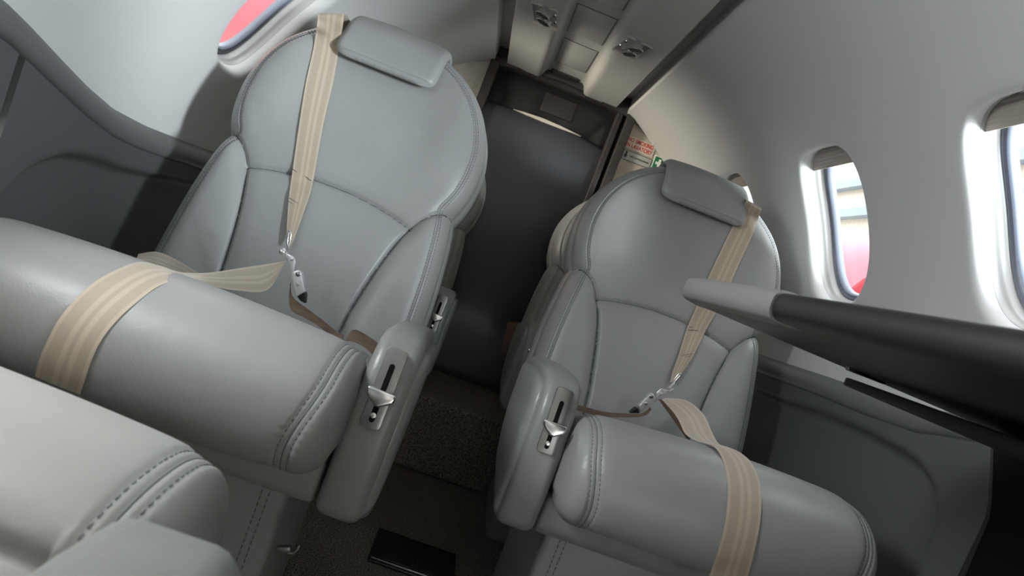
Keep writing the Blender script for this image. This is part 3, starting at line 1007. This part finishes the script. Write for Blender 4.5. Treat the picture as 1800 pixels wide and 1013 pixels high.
# skirt and pedestal
b = prism_bm([(-.435, .390), (-.445, .445), (.03, .452), (.03, .385), (-.415, .374)], -.225, .225, lambda u, v, t: (t, u, v), .010, 3)
ME['seat_skirt'] = bm_obj('seat_skirt', b, M['leather']).data
b = prism_bm([(-.340, 0), (-.350, .385), (-.04, .385), (-.06, 0)], -.185, .185, lambda u, v, t: (t, u, v), .012, 3)
ME['pedestal'] = bm_obj('pedestal', b, M['leather']).data
sV, sF = [], []
for xx in (.150, .160):
    for sgn in (1, -1):
        v, f = stitch_geo(np.array([(sgn * xx, -.3415 - .01 * t, .03 + .33 * t) for t in np.linspace(0, 1, 40)]) + [0, -.0005, 0], ID3, .009, .005, .0006)
        ME.setdefault('pedestal_stitching', []).append(mesh_only('pedestal_stitching', v, f, M['thread']))
for o in [o for o in list(COL.objects) if o.name in ('seat_skirt', 'pedestal')]:
    bpy.data.objects.remove(o)

def arm_profile():
    return [(-.452, .385), (-.458, .45), (-.456, .505), (-.446, .560), (-.432, .592), (-.410, .609), (-.37, .614), (-.28, .608), (-.17, .598), (-.13, .585), (-.125, .55), (-.15, .47), (-.24, .405), (-.35, .385), (-.43, .376)]
def build_arm(sgn):
    x0, x1 = sgn * .230, sgn * .288
    b = prism_bm(arm_profile(), x0, x1, lambda u, v, t: (t - (sgn * .004 if False else 0), u, v), .0)
    bmesh.ops.recalc_face_normals(b, faces=b.faces)
    es = [e for e in b.edges if e.calc_face_angle(0) > R_(60)]
    bmesh.ops.bevel(b, geom=es, offset=.014, segments=4, profile=.5, affect='EDGES')
    return b
def build_armpad(sgn):
    P = np.array(arm_profile()); c = P.mean(0)
    Q = cat_rom(P, 5, closed=True)
    T = np.roll(Q, -1, 0) - np.roll(Q, 1, 0); T /= np.linalg.norm(T, axis=1)[:, None]
    Nn = np.stack([T[:, 1], -T[:, 0]], 1)
    if ((Q - c) * Nn).sum() < 0: Nn = -Nn
    V, F = [], []; n = len(Q)
    rings = [(.018, .286), (.018, .289), (.020, .293), (.025, .2965), (.034, .2985), (.05, .2995), (.07, .300)]
    Qi = Q - Nn * .018
    for k, (ins, x) in enumerate(rings):
        f = (ins - .018) / .1
        R = Qi + (c - Qi) * f
        for p in R: V.append((sgn * x, p[0], p[1]))
    for i in range(len(rings) - 1):
        for k in range(n):
            k2 = (k + 1) % n; F.append((i * n + k, i * n + k2, (i + 1) * n + k2, (i + 1) * n + k))
    F.append([(len(rings) - 1) * n + k for k in range(n)])
    return V, F
ARM = {}
for sgn in (1, -1):
    d = {}
    o = bm_obj('armrest', build_arm(sgn), M['leather_arm'], flat_angle=75); d['armrest'] = o.data; bpy.data.objects.remove(o)
    d['armrest_pad'] = mesh_only('armrest_pad', *build_armpad(sgn), M['leather_arm'], flat_angle=70)
    # recline latch plate on the sloping front face: local frame along the face
    e = Vector((0, .018, .098)).normalized(); nrm = Vector((0, -e.z, e.y)); ex = Vector((1, 0, 0)); o0 = Vector((sgn * .259, -.4468, .552))
    fr = lambda u, v, t, o0=o0: tuple(o0 + ex * u + e * v + nrm * t)
    rr = [(-.0125, -.046), (.0125, -.046), (.0125, .046), (-.0125, .046)]
    def rounded(hx, hy, r, cy=0.0, n=6):
        out = []
        for cx_, cy_, a0 in ((hx - r, hy - r, 0), (-hx + r, hy - r, 90), (-hx + r, -hy + r, 180), (hx - r, -hy + r, 270)):
            for k in range(n + 1):
                a = R_(a0 + 90 * k / n); out.append((cx_ + r * math.cos(a), cy + cy_ + r * math.sin(a)))
        return out
    bb = prism_bm(rounded(.0128, .049, .006), -.006, .0042, fr, .0008, 2)
    o = bm_obj('latch_plate', bb, M['steel']); d['latch_plate'] = o.data; bpy.data.objects.remove(o)
    bb = prism_bm(rounded(.0034, .036, .0033, -.006), .0035, .0046, fr)
    o = bm_obj('slot', bb, M['void']); d['slot'] = o.data; bpy.data.objects.remove(o)
    lv = prism_bm([(-.0185, .006), (-.016, -.001), (-.002, -.0115), (.003, -.0115), (.0165, -.003), (.0185, .003), (.0165, .0085), (-.0165, .0095)], .0065, .015, lambda u, v, t, fr=fr: fr(u, v - .011, t), .0028, 3)
    rbox_bm(*fr(0, -.011, .005), .007, .012, .012, .001, 2, bm=lv)
    o = bm_obj('latch_lever', lv, M['chrome']); d['latch_lever'] = o.data; bpy.data.objects.remove(o)
    sc = lathe_bm([(0, .0062), (.0032, .0056), (.0038, .004), (.0038, .0)], fr(0, -.0335, .0), nrm, 16)
    o = bm_obj('screw', sc, M['chrome']); d['screw'] = o.data; bpy.data.objects.remove(o)
    ARM[sgn] = d

def part(name, me, parent, label=None):
    o = bpy.data.objects.new(name, me); COL.objects.link(o); o.parent = parent
    if label: o['label'] = label
    return o
def seat(loc, rotz, sgn, label, wide=False):
    r = thing('cabin_seat', loc, label, 'seat', rotz, 'grey leather cabin seats')
    bk = part('backrest', ME['backrest'], r)
    for q in ME['back_stitching']: part('stitching', q, bk, 'dark stitching of the backrest')
    for q in ME['back_seam']: part('seam', q, bk)
    part('back_shell', ME['back_shell'], r); part('headrest_pad', ME['headrest_pad'], r)
    cu = part('seat_cushion', ME['seat_cushion'], r)
    if wide: cu.scale = (1.07, 1, 1); cu.location = (-.016, 0, 0)
    elif rotz: cu.location = (0, -.064, 0)
    elif loc is SR: cu.rotation_euler = (0, R_(-2), 0); cu.location = (.0205, 0, .001)
    for q in ME['cushion_stitching']: part('stitching', q, cu)
    for q in ME['cushion_seam']: part('seam', q, cu)
    part('seat_skirt', ME['seat_skirt'], r)
    pd = part('pedestal', ME['pedestal'], r)
    for q in ME['pedestal_stitching']: part('stitching', q, pd)
    d = ARM[sgn]
    a = part('armrest', d['armrest'], r); part('side_pad', d['armrest_pad'], a)
    if rotz:
        a.location = (.012, .004, -.006)
        return r
    part('latch_plate', d['latch_plate'], a, 'brushed steel latch plate with slot'); part('slot', d['slot'], a)
    part('latch_lever', d['latch_lever'], a, 'bright metal wedge lever'); part('screw', d['screw'], a)
    return r
SL, SR = (-.376, 1.22, 0), (.380, 1.38, 0)
seat_L = seat(SL, 0, 1, 'grey leather seat on the left with a tan belt across its cushion, the largest seat', True)
seat_R = seat(SR, 0, -1, 'grey leather seat on the right, its headrest pad partly over the tan belt')
seat_RL = seat((-.372, 2.10, 0), 0, 1, 'rear grey seat mostly hidden behind the large left seat, its armrest showing')
seat_RR = seat((.412, 2.10, 0), 0, -1, 'rear grey seat peeking out behind the right seat, beside the dark door')
seat_N = seat((-.387, -.15, 0), math.pi, -1, 'near grey seat cushion cut off at the lower left corner, facing aft')

# ------------------------------------------------------------------ seat belts
def world_mesh(V, F, loc):
    return [tuple(np.array(v) + np.array(loc)) for v in V], F
def bvh_for(loc, which):
    V, F = (bfV, bfF) if which == 'back' else (cuV, cuF)
    if which == 'cush' and loc is SL: V = [(v[0] * 1.07 - .016, v[1], v[2]) for v in V]
    if which == 'cush' and loc is SR:
        c2, s2 = math.cos(R_(-2)), math.sin(R_(-2)); V = [(v[0] * c2 + v[2] * s2 + .0205, v[1], -v[0] * s2 + v[2] * c2 + .001) for v in V]
    v, f = world_mesh(V, F, loc)
    return BVHTree.FromPolygons([Vector(p) for p in v], [list(map(int, q)) for q in f])
BV = {('L', 'back'): bvh_for(SL, 'back'), ('L', 'cush'): bvh_for(SL, 'cush'), ('R', 'back'): bvh_for(SR, 'back'), ('R', 'cush'): bvh_for(SR, 'cush')}
def hit(key, px, py, lift):
    d = Vector(ray(px, py)).normalized()
    loc, nrm, i, dist = BV[key].ray_cast(Vector(CAM), d)
    if loc is None: return None
    if nrm.dot(d) > 0: nrm = -nrm
    return np.array(loc + nrm * lift)

def ribbon(name, A, B, material, parent, th=.0016, nx=7, sag=0.0, step=.006):
    A = cat_rom(A, 8); B = cat_rom(B, 8)
    C = (A + B) / 2
    L = np.concatenate([[0], np.cumsum(np.linalg.norm(np.diff(C, axis=0), axis=1))])
    n = max(8, int(L[-1] / step)); s = np.linspace(0, L[-1], n)
    A = np.stack([np.interp(s, L, A[:, k]) for k in range(3)], 1); B = np.stack([np.interp(s, L, B[:, k]) for k in range(3)], 1)
    C = (A + B) / 2; T = np.gradient(C, axis=0); W = B - A
    N = np.cross(T, W); N /= np.linalg.norm(N, axis=1)[:, None] + 1e-9
    V, F, UV = [], [], []
    o = np.array(parent.location)
    for side in (0, 1):
        for i in range(n):
            for j in range(nx):
                t = j / (nx - 1)
                e = th * (.35 + .65 * min(1, 4 * min(t, 1 - t)))
                p = A[i] * (1 - t) + B[i] * t + N[i] * (e / 2 if side == 0 else -e / 2)
                V.append(p - o); UV.append((t, s[i] / .05))
    H = n * nx
    for i in range(n - 1):
        for j in range(nx - 1):
            q = (i * nx + j, i * nx + j + 1, (i + 1) * nx + j + 1, (i + 1) * nx + j)
            F.append(q); F.append(tuple(x + H for x in q[::-1]))
        F.append((i * nx, (i + 1) * nx, H + (i + 1) * nx, H + i * nx)); F.append((i * nx + nx - 1, H + i * nx + nx - 1, H + (i + 1) * nx + nx - 1, (i + 1) * nx + nx - 1))
    for j in range(nx - 1):
        F.append((j, H + j, H + j + 1, j + 1)); a = (n - 1) * nx; F.append((a + j, a + j + 1, H + a + j + 1, H + a + j))
    return mesh_obj(name, V, F, material, parent, uvs=UV, flat_angle=60)

def lay(key, pts, lifts, fall, smooth=3):
    out = []
    for (px, py), l, fb in zip(pts, lifts, fall):
        p = hit(key, px, py, l) if key is not None and l is not None else None
        if p is not None and key[1] == 'cush' and p[1] > fb + .05: p = None
        out.append(p if p is not None else atY(px, py, fb))
    out = np.array(out); y = out[:, 1].copy()
    for _ in range(smooth):
        y2 = y.copy(); y2[1:-1] = .25 * y[:-2] + .5 * y[1:-1] + .25 * y[2:]; y = y2
    y = np.minimum(y, out[:, 1] + .001)
    return np.array([atY(p[0], p[1], q) for p, q in zip(pts, y)])
def lay_back(key, eA, eB, lifts, fb):
    n = 5
    A = cat_rom(eA, n); B = cat_rom(eB, n)
    l = np.interp(np.arange(len(A)) / n, np.arange(len(lifts)), lifts)
    return lay(key, A, l, [fb] * len(A), 4), lay(key, B, l, [fb] * len(B), 4)
def pplate(name, pts, y, th, material, parent, bevel=.0015, tilt=(0, 0)):
    """flat metal plate: photo outline at distance y, with real thickness."""
    o = np.array(parent.matrix_world.translation) if False else np.array(parent.location)
    P = [atY(px, py, y) - o for px, py in pts]
    c = np.mean(P, 0)
    P = [p + np.array([0, tilt[0] * (p[0] - c[0]) + tilt[1] * (p[2] - c[2]), 0]) for p in P]
    b = bmesh.new()
    A = [b.verts.new(p) for p in P]; B = [b.verts.new(p + np.array([0, th, 0])) for p in P]
    b.faces.new(A); b.faces.new(B[::-1])
    for i in range(len(P)): b.faces.new((A[i], A[(i + 1) % len(P)], B[(i + 1) % len(P)], B[i]))
    bmesh.ops.recalc_face_normals(b, faces=b.faces)
    if bevel: bmesh.ops.bevel(b, geom=list(b.edges), offset=bevel, segments=2, profile=.5, affect='EDGES')
    return bm_obj(name, b, material, parent)
def rivet(pts, y, r, parent, thing_loc, material):
    p = atY(*pts, y) - np.array(thing_loc)
    return bm_obj('rivet', lathe_bm([(0, .0022), (r * .7, .0018), (r, .0006), (r, 0)], p, (0, -1, .1), 16), material, parent)

# ---- left seat belt
bl = thing('seat_belt', (-.30, 1.0, .58), 'tan seat belt on the left seat, lap strap over the front of its cushion', 'seat belt', group='tan seat belts')
Lk = ('L', 'back')
eA = [(560, 24), (552, 79), (537, 148), (526, 218), (512, 316), (508, 345), (506, 372), (504, 405), (506, 431)]
eB = [(606, 25), (592, 109), (584, 152), (568, 221), (551, 316), (545, 342), (535, 370), (523, 404), (511, 433)]
li = [.003, .003, .003, .004, .006, .008, .010, .014, .018]
A, B = lay_back(Lk, eA, eB, li, 1.33)
A = np.vstack([[A[0] + np.array([-.004, .10, -.03])], [A[0] + np.array([-.002, .055, .004])], A]); B = np.vstack([[B[0] + np.array([-.004, .10, -.03])], [B[0] + np.array([-.002, .055, .004])], B])
sh = ribbon('shoulder_strap', A, B, M['belt'], bl)
ck = ('L', 'cush')
eA = [(62, 662), (69, 633), (83, 600), (104, 561), (135, 523), (165, 497), (204, 475), (245, 461), (282, 468), (317, 479), (353, 480.5), (380, 478), (419, 472), (459, 466), (502, 459)]
eB = [(141, 694), (149, 668), (163, 628), (181, 594), (209, 560), (240, 532), (271, 508), (294, 497), (317, 490), (335, 491), (358, 499.5), (380, 505), (419, 511), (470, 510), (498, 467)]
li = [.003] * 8 + [None] * 7
fb = [.70, .70, .70, .70, .71, .73, .755, .785, .81, .83, .87, .91, .97, 1.02, 1.075]
A = lay(ck, eA, li, fb); B = lay(ck, eB, li, [.688, .684, .70, .70, .71, .72, .735, .755, .775, .80, .85, .89, .95, 1.03, 1.08])
ribbon('lap_strap', A, B, M['belt'], bl)
# strap end behind the cushion on the wall side
A = np.array([atY(*p, y) for p, y in (((243, 447), 1.16), ((275, 443), 1.17), ((310, 457), 1.16), ((352, 482), 1.10))]); B = np.array([atY(*p, y) for p, y in (((238, 462), 1.10), ((262, 468), 1.11), ((300, 482), 1.10), ((345, 500), 1.05))])
ribbon('strap_tail', A, B, M['belt'], bl)
YB = 1.10
ring = np.array([atY(*p, YB + .005) for p in ((508, 437), (505, 427), (507, 412), (509, 405), (511, 410), (510, 424), (507, 436), (502, 444))]) - np.array(bl.location)
tube('hook', cat_rom(ring, 6), .0016, M['chrome'], bl)
pplate('tongue', [(494, 437), (500, 436), (507, 449), (515, 478), (511, 479), (502, 452)], YB + .004, .0028, M['alu'], bl, .0007)
t1 = pplate('release_plate', [(503.5, 446), (516, 451), (519.5, 460), (516, 477), (511.5, 478)], YB - .004, .004, M['alu'], bl)
rivet((513.5, 457), YB - .0042, .0028, t1, bl.location, M['chrome'])
rivet((495, 443), YB + .001, .0045, t1, bl.location, M['chrome'])
bk = pplate('buckle', [(509, 479), (525, 475), (530, 480), (536, 513), (522, 521.5)], YB - .010, .014, M['alu'], bl)
rivet((524, 482), YB - .0102, .0042, bk, bl.location, M['steel']); rivet((523.5, 500), YB - .0102, .0032, bk, bl.location, M['chrome'])
pplate('buckle_body', [(521, 520), (535, 513), (537, 518), (536, 534), (527, 529)], YB - .004, .014, M['black'], bl)
A = np.array([atY(*p, y) for p, y in (((511, 497), 1.11), ((511, 508), 1.10), ((516, 524), 1.09), ((540, 543), 1.09), ((566, 562), 1.085), ((589, 581), 1.08), ((605, 590), 1.05))])
B = np.array([atY(*p, y) for p, y in (((511, 499), 1.11), ((508, 522), 1.08), ((512, 545), 1.06), ((534, 558), 1.05), ((558, 572), 1.05), ((582, 590), 1.045), ((600, 600), 1.0))])
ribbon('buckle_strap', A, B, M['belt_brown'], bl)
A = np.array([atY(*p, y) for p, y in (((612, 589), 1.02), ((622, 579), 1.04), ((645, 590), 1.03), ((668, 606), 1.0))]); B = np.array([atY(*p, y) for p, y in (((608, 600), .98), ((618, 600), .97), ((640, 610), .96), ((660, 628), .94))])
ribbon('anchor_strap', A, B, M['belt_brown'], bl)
def strap_stitch(key, rows, parent, owner):
    sV, sF = [], []
    for a, b in rows:
        P = [hit(key, a[0] + (b[0] - a[0]) * t, a[1] + (b[1] - a[1]) * t, .0085) for t in np.linspace(0, 1, 8)]
        P = [p for p in P if p is not None]
        if len(P) > 2:
            v, f = tube_geo(np.array(P) - np.array(owner.location), .0006, 5); b0 = len(sV); sV += v; sF += [[i + b0 for i in q] for q in f]
    if sV: mesh_obj('stitching', sV, sF, M['thread'], parent)
strap_stitch(Lk, [((516, 298), (550, 318)), ((515, 304), (548, 323)), ((510, 351), (526, 361)), ((509, 357), (525, 367))], sh, bl)

# ---- right seat belt
br = thing('seat_belt', (.45, 1.2, .60), 'tan seat belt on the right seat, twisted loop then strap over its cushion', 'seat belt', group='tan seat belts')
Rk = ('R', 'back')
eA = [(1312, 352), (1286, 401), (1264, 447), (1243, 492), (1224, 539), (1207, 579), (1193, 624), (1182, 655), (1178, 672)]
eB = [(1338, 368), (1323, 413), (1302, 458), (1285, 496), (1259, 549), (1241.5, 579), (1219, 624), (1199, 655), (1185, 674)]
li = [.003, .003, .003, .003, .004, .006, .009, .013, .016]
A, B = lay_back(Rk, eA, eB, li, 1.5)
A = np.vstack([[A[0] + np.array([.012, .10, -.02])], [A[0] + np.array([.008, .055, .008])], A]); B = np.vstack([[B[0] + np.array([.012, .10, -.02])], [B[0] + np.array([.008, .055, .008])], B])
sh = ribbon('shoulder_strap', A, B, M['belt'], br)
strap_stitch(Rk, [((1208, 578), (1240, 579)), ((1206, 583), (1238, 585)), ((1197, 626), (1214, 623)), ((1196, 630), (1212, 627))], sh, br)
ck = ('R', 'cush')
eA = [(1232, 1060), (1247, 1013), (1261, 973), (1274, 923), (1279, 877), (1278, 841), (1270, 808), (1258, 788), (1242, 780), (1223, 775), (1204, 762), (1195, 743), (1183, 724), (1163, 702)]
eB = [(1300, 1060), (1315, 1013), (1325, 973), (1334.6, 927), (1338.5, 884), (1334.6, 844.5), (1320, 813), (1299, 795), (1278, 786), (1263, 780), (1251, 759), (1236, 728), (1208, 705), (1176, 700)]
li = [.003] * 7 + [.003, None, None, None, None, None, None]
fbA = [.86, .86, .86, .86, .87, .88, .91, .943, .965, 1.0, 1.06, 1.12, 1.20, 1.27]
fbB = [.86, .86, .86, .86, .87, .89, .925, .95, .98, 1.02, 1.10, 1.22, 1.30, 1.29]
A = lay(ck, eA, li, fbA); B = lay(ck, eB, li, fbB)
ribbon('lap_strap', A, B, M['belt'], br)
YB = 1.30
ring = np.array([atY(*p, YB + .005) for p in ((1183, 674), (1186, 667), (1193, 658), (1196, 657), (1195, 661), (1188, 669), (1184, 676))]) - np.array(br.location)
tube('hook', cat_rom(ring, 6), .0016, M['chrome'], br)
pplate('tongue', [(1174, 681), (1185, 673), (1187, 676), (1178, 685)], YB + .002, .003, M['alu'], br, .0007)
pplate('tongue', [(1175, 688), (1183, 682.5), (1185, 686), (1178, 690)], YB + .001, .003, M['alu'], br, .0007)
t1 = pplate('release_plate', [(1154.6, 701), (1154, 690), (1162, 683.5), (1176, 686.5)], YB - .004, .004, M['alu'], br)
rivet((1163.5, 687), YB - .0042, .003, t1, br.location, M['chrome'])
bk = pplate('buckle', [(1123, 714), (1141, 694), (1148, 692), (1155.5, 705), (1126, 725)], YB - .010, .014, M['alu'], br)
rivet((1145, 697.5), YB - .0102, .0045, bk, br.location, M['steel']); rivet((1135, 710), YB - .0102, .0034, bk, br.location, M['chrome'])
pplate('buckle_body', [(1107, 727), (1117, 717), (1122, 718), (1125, 727)], YB - .004, .014, M['black'], br)
A = np.array([atY(*p, y) for p, y in (((1143, 716), 1.30), ((1134, 724), 1.295), ((1122, 728), 1.29), ((1100, 727), 1.30), ((1060, 724), 1.30), ((1012, 711), 1.30))])
B = np.array([atY(*p, y) for p, y in (((1145, 720), 1.27), ((1137, 729), 1.25), ((1124, 733), 1.24), ((1100, 734), 1.24), ((1058, 732), 1.24), ((1008, 720), 1.24))])
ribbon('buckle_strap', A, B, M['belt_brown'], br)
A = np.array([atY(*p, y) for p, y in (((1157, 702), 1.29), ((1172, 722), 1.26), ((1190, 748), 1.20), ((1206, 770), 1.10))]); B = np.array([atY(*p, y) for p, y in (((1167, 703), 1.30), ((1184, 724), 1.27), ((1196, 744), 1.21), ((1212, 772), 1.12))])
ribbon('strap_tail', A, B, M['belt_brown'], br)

# ------------------------------------------------------------------ folding table
tb = thing('folding_table', (.72, .45, .80), 'dark folding table with grey edge strip, unfolded from the right sidewall', 'table')
x0, x1, ya, yb = -.552, .0, -.50, .36
def tz(x): return -.002 - .038 * (x - x0) * .9
corner = .075
pl = [(x1, ya), (x1, yb)]
for k in range(9):
    a = R_(90 + 90 * k / 8); pl.append((x0 + corner + corner * math.cos(a), yb - corner + corner * math.sin(a)))
pl += [(x0, ya)]
def slab(name, poly, zt, zb, material, r):
    b = prism_bm(poly, zt, zb, lambda u, v, t: (u, v, t + tz(u)), 0)
    es = [e for e in b.edges if e.calc_face_angle(0) > R_(60)]
    bmesh.ops.bevel(b, geom=es, offset=r, segments=4, profile=.5, affect='EDGES')
    return bm_obj(name, b, material, tb, flat_angle=60)
slab('table_top', pl, .006, -.018, M['table_black'], .010)
# lighter grey strip round the aisle-side aft corner
def strip_line(o):
    out = [(x0 - o, .068)]
    for k in range(8, 2, -1):
        a = R_(90 + 90 * k / 8); out.append((x0 + corner + (corner + o) * math.cos(a), yb - corner + (corner + o) * math.sin(a)))
    return out
path = resample(strip_line(.0), .008)
V, F = [], []
sec = cat_rom([(-.016, .0075), (-.006, .0070), (.0005, .0025), (.002, -.006), (.0005, -.0145), (-.006, -.0195), (-.03, -.0195)], 4)
T = np.gradient(path, axis=0); T /= np.linalg.norm(T, axis=1)[:, None]
Nn = np.stack([-T[:, 1], T[:, 0]], 1)
for p, nn in zip(path, Nn):
    for o, z in sec:
        q = p + nn * o; V.append((q[0], q[1], z + tz(p[0])))
n = len(sec)
for i in range(len(path) - 1):
    for k in range(n - 1): F.append((i * n + k, i * n + k + 1, (i + 1) * n + k + 1, (i + 1) * n + k))
F.append(list(range(n)))
mesh_obj('edge_strip', V, F, M['table_grey'], tb, flat_angle=60)['label'] = 'grey strip on the aisle corner of the dark table'
b = prism_bm([(-.335, -.36), (-.335, .285), (-.33, .30), (.01, .30), (.01, -.36)], -.040, -.030, lambda u, v, t: (u, v, t + tz(u)), .002)
bm_obj('support_leaf', b, M['table_under'], tb)
b = rbox_bm(-.31, .297, -.026, .05, .008, .012, .002, 2)
bm_obj('catch', b, M['steel'], tb)
b = bmesh.new()
for yy in (-.25, .22): rbox_bm(-.05, yy, -.025, .05, .02, .02, .002, 2, bm=b)
bm_obj('hinge', b, M['table_under'], tb)
# black open table pocket in the sidewall, forward of the moulded panel
pk = bmesh.new()
rbox_bm(.735, .30, .385, .012, 1.24, .77, bm=pk)
struct(bm_obj('wall_pocket', pk, M['void'], smooth=False), 'black open stowage pocket for the table, below it at the right edge')

# ------------------------------------------------------------------ small things on the floor
fv = thing('floor_panel', (.045, 1.52, 0), 'black two-lid floor panel with a metal edge in the aisle carpet', 'floor panel')
bm_obj('frame', rbox_bm(0, 0, .003, .205, .165, .008, .003, 2), M['black'], fv)
for sx in (-1, 1):
    bm_obj('lid', rbox_bm(sx * .046, .0, .0075, .086, .135, .006, .002, 2), M['black'], fv)
bm_obj('metal_edge', rbox_bm(0, -.074, .0075, .195, .003, .005, .001, 2), M['steel'], fv)
pos = atY(505, 975, .80)
lt = thing('floor_latch', (pos[0], pos[1], pos[2]), 'small chrome latch tip beside the pedestal of the left seat', 'latch')
bm_obj('latch_body', rbox_bm(-.008, .01, .0, .020, .010, .008, .003, 3, rot=Matrix.Rotation(R_(-20), 3, 'Y')), M['steel'], lt)
tube('latch_hook', cat_rom([(.0, .008, -.002), (.006, .006, .0), (.009, .006, .007), (.009, .006, .013)], 6), .0016, M['chrome'], lt)
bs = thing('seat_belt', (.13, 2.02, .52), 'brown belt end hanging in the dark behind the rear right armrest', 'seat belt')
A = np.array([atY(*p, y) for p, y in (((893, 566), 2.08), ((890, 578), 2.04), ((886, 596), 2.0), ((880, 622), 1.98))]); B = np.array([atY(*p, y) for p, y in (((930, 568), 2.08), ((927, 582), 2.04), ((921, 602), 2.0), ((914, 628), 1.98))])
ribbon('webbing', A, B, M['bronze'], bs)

# ------------------------------------------------------------------ outside
struct(bm_obj('hangar_wall_right', rbox_bm(6.05, 8, 3.5, .1, 40, 9.5), M['hangar'], smooth=False), 'cream corrugated hangar wall outside the right windows')
struct(bm_obj('hangar_wall_left', rbox_bm(-6.05, 8, 3.5, .1, 40, 9.5), M['hangar'], smooth=False), 'cream hangar wall outside the left windows')
struct(bm_obj('hangar_floor', rbox_bm(0, 8, -1.25, 12, 40, .1), M['concrete'], smooth=False), 'hangar floor outside')
for z in (2.4, 3.68, 4.27, 5.08):
    tag(bm_obj('hangar_girt', rbox_bm(5.93, 8, z, .14, 40, .16), M['girt'], smooth=False), 'grey-blue horizontal beams on the cream hangar wall outside the right windows', 'beam', 'beams on the hangar wall')
def nacelle(s, x, z, R, y0, label):
    t = thing('engine_nacelle', (s * x, y0, z), label, 'aircraft engine')
    prof = [(0, .45), (R * .30, .42), (R * .52, .20), (R * .60, .05), (R * .66, .0), (R * .73, .02), (R * .84, .16), (R * .95, .45), (R, .85), (R, 1.3), (R * .9, 2.0), (R * .7, 2.7), (R * .5, 3.1), (0, 3.1)]
    bm_obj('cowl', lathe_bm(prof, (0, 0, 0), (0, 1, 0), 48), M['pink'], t)
    bm_obj('spinner', lathe_bm([(0, .22), (R * .12, .28), (R * .2, .42), (0, .44)], (0, 0, 0), (0, 1, 0), 24), M['steel'], t)
nacelle(1, 1.72, .98, .52, 2.62, 'pink-red aircraft body outside the window above the table')
nacelle(-1, 1.80, 1.72, .62, 2.75, 'pink-red aircraft body outside the window behind the left seat')
